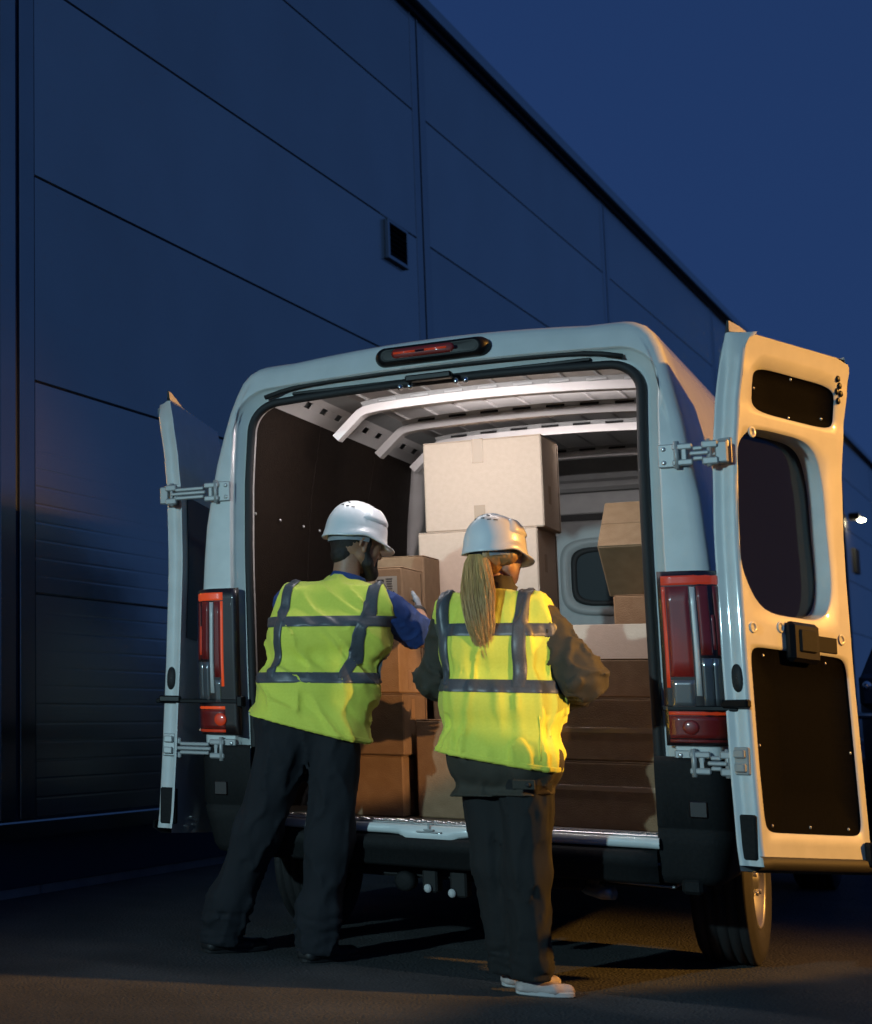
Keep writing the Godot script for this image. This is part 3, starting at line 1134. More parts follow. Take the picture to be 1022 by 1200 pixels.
func make_wheel(van: Node3D, x: float, z: float, s: int) -> void:
	var r := 0.352
	var xf := Transform3D(Basis(Vector3(0, 1, 0), Vector3(s, 0, 0), Vector3(0, 0, 1)), Vector3(x, r, z))
	var st := S()
	var prof := [[0.20, -0.10], [0.28, -0.112], [0.325, -0.108], [0.345, -0.095]]
	for k in 5:
		var y := -0.08 + 0.04 * k
		prof.append([0.352, y - 0.013])
		prof.append([0.352, y + 0.013])
		if k < 4:
			prof.append([0.343, y + 0.016])
			prof.append([0.343, y + 0.024])
	prof.append_array([[0.345, 0.095], [0.325, 0.108], [0.29, 0.115], [0.24, 0.110], [0.205, 0.098], [0.20, 0.09]])
	disc_lathe(st, xf, prof, 48)
	var ty := obj("tyre", st, M["tyre_rubber"], van)
	st = S()
	disc_lathe(st, xf, [[0.206, 0.10], [0.200, 0.105], [0.192, 0.098], [0.186, 0.06], [0.15, 0.045], [0.11, 0.06], [0.07, 0.085], [0.045, 0.085], [0.04, 0.10], [0.001, 0.105]], 40)
	var rim := obj("rim", st, M["rim_metal"], ty)
	st = S()
	for k in 10:
		var a := TAU * k / 10
		sphere(st, xf * Vector3(cos(a) * 0.155, 0.048, sin(a) * 0.155), Vector3(0.008, 0.016, 0.016), Basis(), 6)
	obj("rim_hole", st, M["dark_void"], ty)
	st = S()
	for k in 5:
		var a := TAU * k / 5
		tube(st, [xf * Vector3(cos(a) * 0.07, 0.08, sin(a) * 0.07), xf * Vector3(cos(a) * 0.07, 0.105, sin(a) * 0.07)], 0.011, 6)
	obj("wheel_nut", st, M["bolt"], ty)

func make_running_gear(van: Node3D) -> void:
	for s in [-1, 1]:
		make_wheel(van, 0.885 * s, -1.02, s)
		make_wheel(van, 0.885 * s, -4.45, s)
		var st := S(false)
		box_between(st, Vector3(0.50 * s, 0.46, -1.9), Vector3(0.57 * s, 0.5, -0.1), 0.01)
		box_between(st, Vector3(0.49 * s, 0.38, -1.6), Vector3(0.55 * s, 0.43, -0.35), 0.01)
		obj("leaf_spring", st, M["underbody"], van)
		st = S(false)
		box_between(st, Vector3(0.66 * s, 0.44, -1.6), Vector3(0.765 * s, 0.56, -0.45), 0.01)
		obj("wheel_well", st, M["underbody"], van)
	var st := S()
	tube(st, [Vector3(-0.8, 0.33, -1.02), Vector3(0.8, 0.33, -1.02)], 0.05, 10)
	obj("rear_axle", st, M["underbody"], van)
	st = S(false)
	box_between(st, Vector3(-0.95, 0.5, -5.2), Vector3(0.95, 0.528, -0.02), 0.01)
	obj("underfloor", st, M["underbody"], van)
	# tow bar with two pale bolt heads and a socket
	st = S(false)
	box_between(st, Vector3(-0.09, 0.30, -0.1), Vector3(-0.03, 0.402, -0.02), 0.008)
	box_between(st, Vector3(0.02, 0.29, -0.1), Vector3(0.085, 0.40, -0.02), 0.008)
	box_between(st, Vector3(-0.5, 0.345, -0.2), Vector3(0.5, 0.395, -0.11), 0.01)
	var tow := obj("tow_bar", st, M["underbody"], van)
	for p in [Vector3(-0.065, 0.318, -0.012), Vector3(0.03, 0.306, -0.012)]:
		st = S()
		sphere(st, p, Vector3(0.016, 0.018, 0.012), Basis(), 7)
		obj("bolt_head", st, M["shoe_sole"], tow)
	st = S()
	disc_lathe(st, Transform3D(Basis(Vector3.RIGHT, PI / 2), Vector3(-0.17, 0.335, -0.05)), [[0.04, -0.05], [0.042, 0.0], [0.03, 0.012], [0.001, 0.012]], 20)
	obj("tow_socket", st, M["bumper_plastic"], tow)
	st = S()
	tube(st, [Vector3(0.46, 0.36, -0.5), Vector3(0.50, 0.35, -0.18), Vector3(0.58, 0.348, -0.06), Vector3(0.62, 0.352, -0.04)], 0.026, 10)
	obj("exhaust_pipe", st, M["rim_metal"], van)
	st = S(false)
	bbox(st, Transform3D(Basis(Vector3.BACK, -0.03), Vector3(0.60, 0.395, -0.32)), Vector3(0.46, 0.012, 0.5), 0.004)
	obj("heat_shield", st, M["rim_metal"], van)

# doors -----------------------------------------------------------------
func super_ellipse(c: Vector2, hx: float, hy: float, e: float, n := 64, taper := 0.0) -> Array:
	var o := []
	for i in n:
		var t := TAU * i / n + 0.0001
		var x := signf(cos(t)) * pow(absf(cos(t)), e) * hx
		var y := signf(sin(t)) * pow(absf(sin(t)), e) * hy
		o.append(c + Vector2(x + taper * y, y))
	return o

func dp(x: float, y: float, off: float, zs: int) -> Vector3:
	return Vector3(x, y, (off - 0.7 * lean(y)) * zs)

func door_ring(pts: Array, off: float, zs: int) -> Array:
	var o := []
	for p in pts:
		o.append(dp(p.x, p.y, off, zs))
	return o

func cell_ring(pts: Array, c: Vector2, lo: Vector2, hi: Vector2) -> Array:
	# project an outline from its centre onto the border of a rectangle, snapping to the corners
	var o := []
	for p in pts:
		var d: Vector2 = p - c
		var k := 1e9
		if d.x > 1e-6: k = minf(k, (hi.x - c.x) / d.x)
		if d.x < -1e-6: k = minf(k, (lo.x - c.x) / d.x)
		if d.y > 1e-6: k = minf(k, (hi.y - c.y) / d.y)
		if d.y < -1e-6: k = minf(k, (lo.y - c.y) / d.y)
		o.append(c + d * k)
	for q in [lo, hi, Vector2(lo.x, hi.y), Vector2(hi.x, lo.y)]:
		var best := 0
		for i in o.size():
			if o[i].distance_to(q) < o[best].distance_to(q):
				best = i
		o[best] = q
	return o

const DOOR_W := 0.705
const DOOR_BOTTOM := 0.50
const DOOR_TOP := 2.474

func flange(y: float) -> float:
	return 0.014 * smoothstep(DOOR_TOP - 0.02, DOOR_TOP - 0.16, y)

func skin_top(x: float) -> float:
	return DOOR_TOP + 0.006 + 0.042 * (1.0 - smoothstep(0.0, 0.22, x))

func make_door(van: Node3D, s: int) -> void:
	var zs := 1 if s > 0 else -1
	var ax := Vector3(0, cos(0.062), -sin(0.062))
	var X := Vector3(-s, 0, 0)
	var B := Basis(X, ax, X.cross(ax))
	B = B.rotated(ax, deg_to_rad(245.0) if s > 0 else deg_to_rad(-264.0))
	var door := Node3D.new()
	door.name = child_name(van, "rear_door")
	door.transform = Transform3D(B, Vector3(1.125, 0, 0.128) if s > 0 else Vector3(-1.215, 0, 0.10))
	door.set_meta("label", "right rear door, its inside lit orange" if s > 0 else "left rear door folded back along the side")
	van.add_child(door)
	var W := DOOR_W
	var T := 0.075
	var paint: Material = M["van_paint"]
	# inner sheet made of three cells, each with its own opening
	var x0 := 0.02
	var x1 := W - 0.02
	var up := super_ellipse(Vector2(0.352, 2.265), 0.262, 0.083, 0.38, 64, -0.12)
	var win := super_ellipse(Vector2(0.294, 1.77), 0.284, 0.35, 0.46, 72, 0.0)
	for i in win.size():
		var t: float = (win[i].y - 1.77) / 0.345
		win[i].x += -0.03 * t * (1.0 if win[i].x > 0.288 else 0.25) + (0.045 if win[i].x < 0.288 else -0.01) * smoothstep(0.3, 1.0, -t)
	var low := super_ellipse(Vector2(0.345, 0.955), 0.300, 0.335, 0.14, 64)
	var st := S()
	var c_up := cell_ring(up, Vector2(0.352, 2.265), Vector2(x0, 2.15), Vector2(x1, DOOR_TOP - 0.012))
	var c_win := cell_ring(win, Vector2(0.294, 1.77), Vector2(x0, 1.32), Vector2(x1, 2.15))
	var c_low := cell_ring(low, Vector2(0.345, 0.955), Vector2(x0, DOOR_BOTTOM + 0.035), Vector2(x1, 1.32))
	# round the two top corners of the upper cell
	for i in c_up.size():
		var p: Vector2 = c_up[i]
		for cx in [[x0, 1.0], [x1, -1.0]]:
			var q := Vector2(cx[0] + 0.05 * cx[1], DOOR_TOP - 0.062)
			if (p.x - q.x) * cx[1] < 0.0 and p.y > q.y:
				c_up[i] = q + (p - q).normalized() * 0.05
	for g in [[c_up, up], [c_win, win], [c_low, low]]:
		var mid := []
		for i in g[0].size():
			mid.append(g[0][i].lerp(g[1][i], 0.5))
		var soft := []
		for i in g[0].size():
			soft.append(g[1][i] + (g[0][i] - g[1][i]).normalized() * 0.006)
		grid(st, [door_ring(g[0], 0.0, zs), door_ring(mid, 0.0, zs), door_ring(soft, 0.0, zs), door_ring(g[1], -0.004, zs)], true)
	obj("inner_sheet", st, paint, door)
	# window reveal: wide soft slope on the free side
	st = S()
	var wmid := []
	var win_in := []
	for p in win:
		var t := smoothstep(0.05, 0.25, p.x - 0.288)
		win_in.append(p + (Vector2(0.294, 1.77) - p) * Vector2(0.022, 0.022))
		wmid.append(p.lerp(win_in[-1], 0.4))
	grid(st, [door_ring(win, -0.004, zs), door_ring(wmid, -0.022, zs), door_ring(win_in, -0.046, zs), door_ring(win_in, -0.062, zs)], true)
	obj("window_reveal", st, paint, door)
	# dark glass, seen from both sides
	st = S()
	var cen := Vector2(0.24, 1.77)
	var inner := []
	for p in win_in:
		inner.append(p.lerp(cen, 0.6))
	var last := []
	for p in win_in:
		last.append(p.lerp(cen, 0.9999))
	grid(st, [door_ring(win_in, -0.06, zs), door_ring(inner, -0.061, zs), door_ring(last, -0.061, zs)], true)
	obj("window_pane", st, M["dark_glass"], door)
	# recessed liners
	for g in [[up, Vector2(0.352, 2.265), "upper_liner"], [low, Vector2(0.345, 0.955), "lower_liner"]]:
		st = S()
		var r1 := []
		var r2 := []
		var r3 := []
		for p in g[0]:
			r1.append(p.lerp(g[1], 0.01))
			r2.append(p.lerp(g[1], 0.5))
			r3.append(p.lerp(g[1], 0.9999))
		grid(st, [door_ring(g[0], -0.004, zs), door_ring(r1, -0.010, zs), door_ring(r2, -0.010, zs), door_ring(r3, -0.010, zs)], true)
		var ln := obj(g[2], st, M["door_lining"], door)
		st = S()
		var spots := [Vector2(0.11, 2.27), Vector2(0.33, 2.338), Vector2(0.55, 2.22), Vector2(0.34, 2.192)] if g[2] == "upper_liner" else [Vector2(0.13, 1.262), Vector2(0.52, 1.262), Vector2(0.065, 0.93), Vector2(0.63, 0.93), Vector2(0.10, 0.645), Vector2(0.33, 0.645), Vector2(0.57, 0.645)]
		for q in spots:
			sphere(st, dp(q.x, q.y, -0.010, zs), Vector3(0.006, 0.006, 0.004), Basis(), 5)
		obj("trim_clip", st, M["bolt"], door)
	# edges: hinge-side edge wraps to the outer skin
	st = S()
	var rows := []
	for i in 30:
		var y := lerpf(DOOR_BOTTOM, DOOR_TOP, i / 29.0)
		var cr := 0.055 * pow(smoothstep(DOOR_TOP - 0.12, DOOR_TOP, y), 3.0)
		rows.append([dp(x0 + cr, y, 0.0, zs), dp(x0 - 0.008 + cr, y, -0.003, zs), dp(x0 - 0.014 + cr, y, -0.012, zs), dp(x0 - 0.016 + cr * 0.6, y, -T * 0.5, zs), dp(x0 - 0.016, y, -T + 0.014, zs), dp(x0 - 0.018 - flange(y), y, -T + 0.008, zs), dp(x0 - 0.018 - flange(y), y, -T - 0.002, zs)])
	grid(st, rows)
	obj("hinge_edge", st, paint, door)
	st = S()
	rows = []
	for i in 30:
		var y := lerpf(DOOR_BOTTOM, DOOR_TOP, i / 29.0)
		var cr := 0.05 * pow(smoothstep(DOOR_TOP - 0.1, DOOR_TOP, y), 3.0)
		rows.append([dp(x1 - cr, y, 0.0, zs), dp(x1 + 0.006 - cr, y, -0.006, zs), dp(x1 + 0.006 - cr, y, -T + 0.012, zs), dp(W + 0.005, y, -T + 0.008, zs), dp(W + 0.005, y, -T, zs)])
	grid(st, rows)
	obj("free_edge", st, paint, door)
	# outer skin
	st = S()
	rows = []
	for i in 30:
		var row := []
		for j in 16:
			var yy := lerpf(DOOR_BOTTOM - 0.02, DOOR_TOP, i / 29.0)
			var x := lerpf(x0 - 0.018 - flange(yy), W + 0.005, j / 15.0)
			row.append(dp(x, lerpf(DOOR_BOTTOM - 0.02, skin_top(x), i / 29.0), -T - 0.002, zs))
		rows.append(row)
	grid(st, rows)
	obj("outer_skin", st, paint, door)
	st = S()
	rows = []
	for i in 12:
		var x := lerpf(x0 - 0.018, W + 0.005, i / 11.0)
		rows.append([dp(x, skin_top(x), -T - 0.002, zs), dp(x, skin_top(x) - 0.002, -T + 0.006, zs), dp(x, DOOR_TOP + 0.002, -T + 0.012, zs), dp(lerpf(x0 + 0.045, x1 - 0.045, i / 11.0), DOOR_TOP - 0.004, -0.012, zs), dp(lerpf(x0 + 0.05, x1 - 0.05, i / 11.0), DOOR_TOP - 0.012, 0.0, zs)])
	grid(st, rows)
	obj("top_edge", st, paint, door)
	st = S()
	rows = []
	for i in 12:
		var x := lerpf(x0 - 0.032, W + 0.005, i / 11.0)
		rows.append([dp(x, DOOR_BOTTOM - 0.02, -T, zs), dp(x, DOOR_BOTTOM - 0.022, -0.03, zs), dp(x, DOOR_BOTTOM, 0.012, zs), dp(x, DOOR_BOTTOM + 0.03, 0.012, zs), dp(x, DOOR_BOTTOM + 0.036, 0.0, zs)])
	grid(st, rows)
	obj("bottom_seal", st, M["rubber"], door)
	# outside window on the skin with its gasket
	st = S()
	rows = []
	for i in 17:
		var y := lerpf(1.36, 2.02, i / 16.0)
		var row := []
		for j in 7:
			row.append(dp(lerpf(0.06, W - 0.07, j / 6.0), y, -T - 0.006, zs))
		rows.append(row)
	grid(st, rows)
	obj("outer_window", st, M["dark_glass"], door)
	# lower corner cover, buffer, handle, latch
	st = S(false)
	bbox(st, Transform3D(Basis(), dp(x0 - 0.006, 0.60, -0.045, zs)), Vector3(0.034, 0.16, 0.072), 0.006)
	obj("corner_cover", st, M["bumper_plastic"], door)
	st = S()
	rows = []
	for k in [[0.020, 0.052, 0.0], [0.019, 0.051, 0.004], [0.001, 0.001, 0.005]]:
		var row := []
		for i in 24:
			var t := TAU * i / 24
			row.append(dp(x0 - 0.0165 - k[2], 1.17 + signf(sin(t)) * pow(absf(sin(t)), 0.7) * k[1], -T * 0.45 + cos(t) * k[0], zs))
		rows.append(row)
	grid(st, rows, true)
	obj("buffer", st, M["rubber"], door)
	st = S(false)
	bbox(st, at(dp(x0 - 0.03, 1.075, -T * 0.5, zs)), Vector3(0.03, 0.03, 0.10), 0.006)
	obj("strap_bracket", st, M["black_plastic"], door)
	for y in [2.02, 0.87]:
		st = S(false)
		bbox(st, at(dp(x0 - 0.02, y, -T * 0.5, zs)), Vector3(0.012, 0.10, 0.055), 0.004)
		bbox(st, at(dp(x0 - 0.03, y + 0.025, -T * 0.5, zs)), Vector3(0.022, 0.03, 0.04), 0.004)
		bbox(st, at(dp(x0 - 0.03, y - 0.025, -T * 0.5, zs)), Vector3(0.022, 0.03, 0.04), 0.004)
		obj("hinge_plate", st, M["hinge_metal"], door)
	st = S(false)
	bbox(st, at(dp(0.345, 1.325, 0.012, zs)), Vector3(0.175, 0.150, 0.04), 0.014)
	var hd := obj("latch_box", st, M["black_plastic"], door)
	st = S(false)
	bbox(st, at(dp(0.345, 1.33, 0.034, zs)), Vector3(0.10, 0.085, 0.012), 0.005)
	obj("latch_handle", st, M["bumper_plastic"], door)
	st = S(false)
	bbox(st, at(dp(0.520, 1.332, 0.002, zs)), Vector3(0.125, 0.06, 0.006), 0.002)
	obj("latch_slot", st, M["dark_void"], door)
	for q in [Vector2(0.10, 2.10), Vector2(0.065, 1.36), Vector2(0.62, 1.36), Vector2(0.235, 1.375)]:
		st = S()
		disc_lathe(st, Transform3D(Basis(Vector3(1, 0, 0), Vector3(0, 0, zs), Vector3(0, -zs, 0)), dp(q.x, q.y, 0.0, zs)), [[0.022, 0.0], [0.021, 0.004], [0.013, 0.003], [0.011, -0.002], [0.001, -0.002]], 18)
		obj("drain_plug", st, paint, door)
	st = S()
	for q in [Vector2(0.615, 2.385), Vector2(0.63, 2.36), Vector2(0.615, 2.335), Vector2(0.64, 2.33), Vector2(0.628, 2.30)]:
		sphere(st, dp(q.x, q.y, 0.002, zs), Vector3(0.013, 0.014, 0.006), Basis(), 6)
	obj("latch_rod_catch", st, M["black_plastic"], door)
	st = S(false)
	bbox(st, at(dp(0.655, 0.555, 0.012, zs)), Vector3(0.03, 0.09, 0.03), 0.006)
	obj("lower_latch", st, M["black_plastic"], door)

# ---------------------------------------------------------------- cardboard boxes
func carton(label: String, c: Vector3, size: Vector3, turn: float, shade: int, opts := {}) -> Node3D:
	# c = centre of the base; size x y z
	var t := thing("cardboard_box", label, "box", c, "cardboard boxes loaded in the van")
	t.rotation.y = turn
	if opts.has("tilt"):
		t.rotation.x = opts.tilt
	var st := S(false)
	bbox(st, at(Vector3(0, size.y * 0.5, 0)), size, 0.006)
	obj("carton", st, M["cardboard_%d" % shade], t)
	# top flaps: two sheets that meet in the middle, a hair proud
	for k in [-1, 1]:
		st = S(false)
		bbox(st, at(Vector3(0, size.y + 0.0015, size.z * 0.25 * k)), Vector3(size.x - 0.002, 0.004, size.z * 0.5 - 0.003), 0.0012)
		obj("flap", st, M["cardboard_%d" % shade], t)
	if opts.get("tape", true):
		var w: float = opts.get("tape_width", 0.05)
		var tx: float = opts.get("tape_x", 0.0)
		var d: float = opts.get("tape_drop", 0.08)
		st = S(false)
		bbox(st, at(Vector3(tx, size.y + 0.0045, 0)), Vector3(w, 0.001, size.z + 0.003), 0.0003)
		bbox(st, at(Vector3(tx, size.y - d * 0.5 + 0.004, size.z * 0.5 + 0.001)), Vector3(w, d, 0.001), 0.0003)
		obj("tape", st, M["tape"], t)
		if opts.get("bottom_tape", true):
			st = S(false)
			bbox(st, at(Vector3(tx, d * 0.5 + 0.002, size.z * 0.5 + 0.001)), Vector3(w, d, 0.001), 0.0003)
			obj("tape", st, M["tape"], t)
	if opts.has("side_tape"):
		for yy in opts.side_tape:
			st = S(false)
			bbox(st, at(Vector3(size.x * 0.5 + 0.001, yy, size.z * 0.12)), Vector3(0.001, 0.085, 0.045), 0.0003)
			obj("tape", st, M["tape"], t)
	# the side seam where the blank is glued
	st = S(false)
	bbox(st, at(Vector3(size.x * 0.5 + 0.0012, size.y * 0.5, -size.z * 0.5 + 0.035)), Vector3(0.002, size.y - 0.02, 0.003), 0.0005)
	obj("seam", st, M["seam"], t)
	if opts.has("band"):
		st = S(false)
		bbox(st, at(Vector3(0, opts.band, size.z * 0.5 + 0.001)), Vector3(size.x - 0.01, 0.02, 0.001), 0.0003)
		obj("tape", st, M["tape_clear"], t)
	return t

func make_boxes() -> void:
	var f := 0.577
	# left stack, front
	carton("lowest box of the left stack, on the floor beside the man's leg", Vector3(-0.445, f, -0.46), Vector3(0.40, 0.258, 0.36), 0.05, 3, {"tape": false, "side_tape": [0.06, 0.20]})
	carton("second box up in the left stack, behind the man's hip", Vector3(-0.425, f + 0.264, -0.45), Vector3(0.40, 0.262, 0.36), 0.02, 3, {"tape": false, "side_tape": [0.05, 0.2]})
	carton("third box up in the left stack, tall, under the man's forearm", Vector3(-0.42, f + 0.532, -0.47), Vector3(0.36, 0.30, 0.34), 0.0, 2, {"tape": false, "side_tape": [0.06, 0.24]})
	var lb := carton("box with a printed grey label, which the man is reaching for", Vector3(-0.375, f + 0.838, -0.49), Vector3(0.29, 0.245, 0.30), 0.0, 1, {"tape": false, "side_tape": [0.12]})
	var st := S(false)
	bbox(st, at(Vector3(0.075, 0.165, 0.1515)), Vector3(0.095, 0.085, 0.001), 0.0003)
	var lab := obj("label", st, M["label_paper"], lb)
	st = S(false)
	bbox(st, at(Vector3(0.05, 0.180, 0.1525)), Vector3(0.030, 0.028, 0.001), 0.0003)
	for k in 5:
		bbox(st, at(Vector3(0.088, 0.196 - 0.011 * k, 0.1525)), Vector3(0.030 - 0.004 * (k % 3), 0.003, 0.001), 0.0003)
	for k in 9:
		bbox(st, at(Vector3(0.042 + 0.008 * k, 0.136, 0.1525)), Vector3(0.002 + 0.0015 * (k % 3), 0.012, 0.001), 0.0003)
	var pr := obj("label_print", st, M["label_print"], lb)
	pr.set_meta("kind", "stuff")
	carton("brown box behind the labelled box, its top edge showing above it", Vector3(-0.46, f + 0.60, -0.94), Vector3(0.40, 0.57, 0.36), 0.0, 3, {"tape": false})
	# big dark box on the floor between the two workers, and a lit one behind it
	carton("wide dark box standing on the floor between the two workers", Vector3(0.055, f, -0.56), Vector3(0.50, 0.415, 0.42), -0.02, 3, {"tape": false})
	carton("narrow box showing behind the wide floor box, left of the woman's elbow", Vector3(-0.03, f, -0.93), Vector3(0.44, 0.52, 0.28), 0.0, 2, {"tape": false})
	# tall middle stack
	carton("tall plain box in the middle stack, directly behind the woman's helmet", Vector3(-0.085, f + 0.525, -1.19), Vector3(0.54, 0.775, 0.38), 0.0, 0, {"tape": false, "side_tape": [0.62]})
	carton("topmost light box of the middle stack, taped at its top and bottom edge", Vector3(-0.055, f + 1.305, -1.19), Vector3(0.535, 0.43, 0.36), 0.015, 0, {"tape_x": -0.015, "tape_drop": 0.115, "tape_width": 0.05, "side_tape": [0.16]})
	carton("box at the foot of the middle stack, hidden behind the floor boxes", Vector3(-0.10, f, -1.29), Vector3(0.56, 0.52, 0.40), 0.0, 3, {"tape": false})
	# right stack
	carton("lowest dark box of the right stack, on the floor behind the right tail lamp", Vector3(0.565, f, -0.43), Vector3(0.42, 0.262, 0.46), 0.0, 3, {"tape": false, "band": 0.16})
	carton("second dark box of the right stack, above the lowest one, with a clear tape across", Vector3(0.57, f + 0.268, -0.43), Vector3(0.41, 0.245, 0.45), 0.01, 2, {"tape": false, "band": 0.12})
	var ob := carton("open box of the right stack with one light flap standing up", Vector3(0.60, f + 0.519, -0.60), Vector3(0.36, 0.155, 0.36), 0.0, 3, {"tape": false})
	st = S(false)
	var q := [Vector3(-0.135, 0.157, 0.178), Vector3(0.178, 0.157, 0.178), Vector3(0.185, 0.30, 0.125), Vector3(-0.222, 0.30, 0.125)]
	var back := []
	for p in q:
		back.append(p + Vector3(0, 0.002, -0.005))
	quad(st, q[0], q[1], q[2], q[3])
	quad(st, back[3], back[2], back[1], back[0])
	for k in 4:
		quad(st, q[k], back[k], back[(k + 1) % 4], q[(k + 1) % 4])
	var fl := obj("raised_flap", st, M["cardboard_0"], ob)
	fl.set_meta("label", "light flap standing up")
	carton("small box standing behind the raised flap in the right stack", Vector3(0.700, f + 0.679, -0.96), Vector3(0.31, 0.275, 0.50), 0.0, 1, {"tape": false})
	carton("box tipped on its edge on top of the right stack, two dark faces showing", Vector3(0.665, 1.652, -1.116), Vector3(0.38, 0.30, 0.30), 0.0, 3, {"tape": false, "tilt": 0.80})

# ---------------------------------------------------------------- bodies from joints
func capsule_d(p: Vector3, a: Vector3, b: Vector3, ra: float, rb: float) -> float:
	var ab := b - a
	var t := clampf((p - a).dot(ab) / maxf(ab.length_squared(), 1e-8), 0.0, 1.0)
	return p.distance_to(a + ab * t) - lerpf(ra, rb, t)

func smin(a: float, b: float, k: float) -> float:
	var h := clampf(0.5 + 0.5 * (b - a) / k, 0.0, 1.0)
	return lerpf(b, a, h) - k * h * (1.0 - h)

# field: {bones: [[a, b, ra, rb]...], k, noise, amp, stretch, planes: [Plane...] kept where plane.distance_to <= 0}
func field_at(F: Dictionary, p: Vector3) -> float:
	var d := 1e3
	for b in F.bones:
		d = smin(d, capsule_d(p, b[0], b[1], b[2], b[3]), F.k)
	if F.has("amp") and absf(d) < 0.05:
		d += wrinkle(F, p)
	for pl in F.get("planes", []):
		d = maxf(d, pl.distance_to(p))
	return d

func wrinkle(F: Dictionary, p: Vector3) -> float:
	var q: Vector3 = F.turn * p if F.has("turn") else p
	var n: float = F.noise.get_noise_3dv(q * F.stretch)
	# ridged noise: narrow raised folds between slack hollows, and a finer ripple
	var r := maxf(0.0, 1.0 - 2.4 * absf(n))
	var fine: float = F.noise.get_noise_3dv(q * F.stretch * 2.7 + Vector3(7, 3, 5))
	var w: float = -F.amp * (r * r * 1.15 - 0.35 + 0.30 * fine)
	if F.has("bunch"):
		# cloth that piles up in rings above a hem: [height, depth]
		var b: float = smoothstep(F.bunch[0] + 0.20, F.bunch[0], p.y)
		if b > 0.0:
			var m: float = F.noise.get_noise_3dv(Vector3(p.x * 0.7, p.y * 3.6, p.z * 0.7))
			w -= F.bunch[1] * b * (1.0 - 2.6 * absf(m))
	return w

func folds(sd: int, freq: float) -> FastNoiseLite:
	var n := FastNoiseLite.new()
	n.seed = sd
	n.noise_type = FastNoiseLite.TYPE_SIMPLEX_SMOOTH
	n.frequency = freq
	n.fractal_octaves = 2
	return n

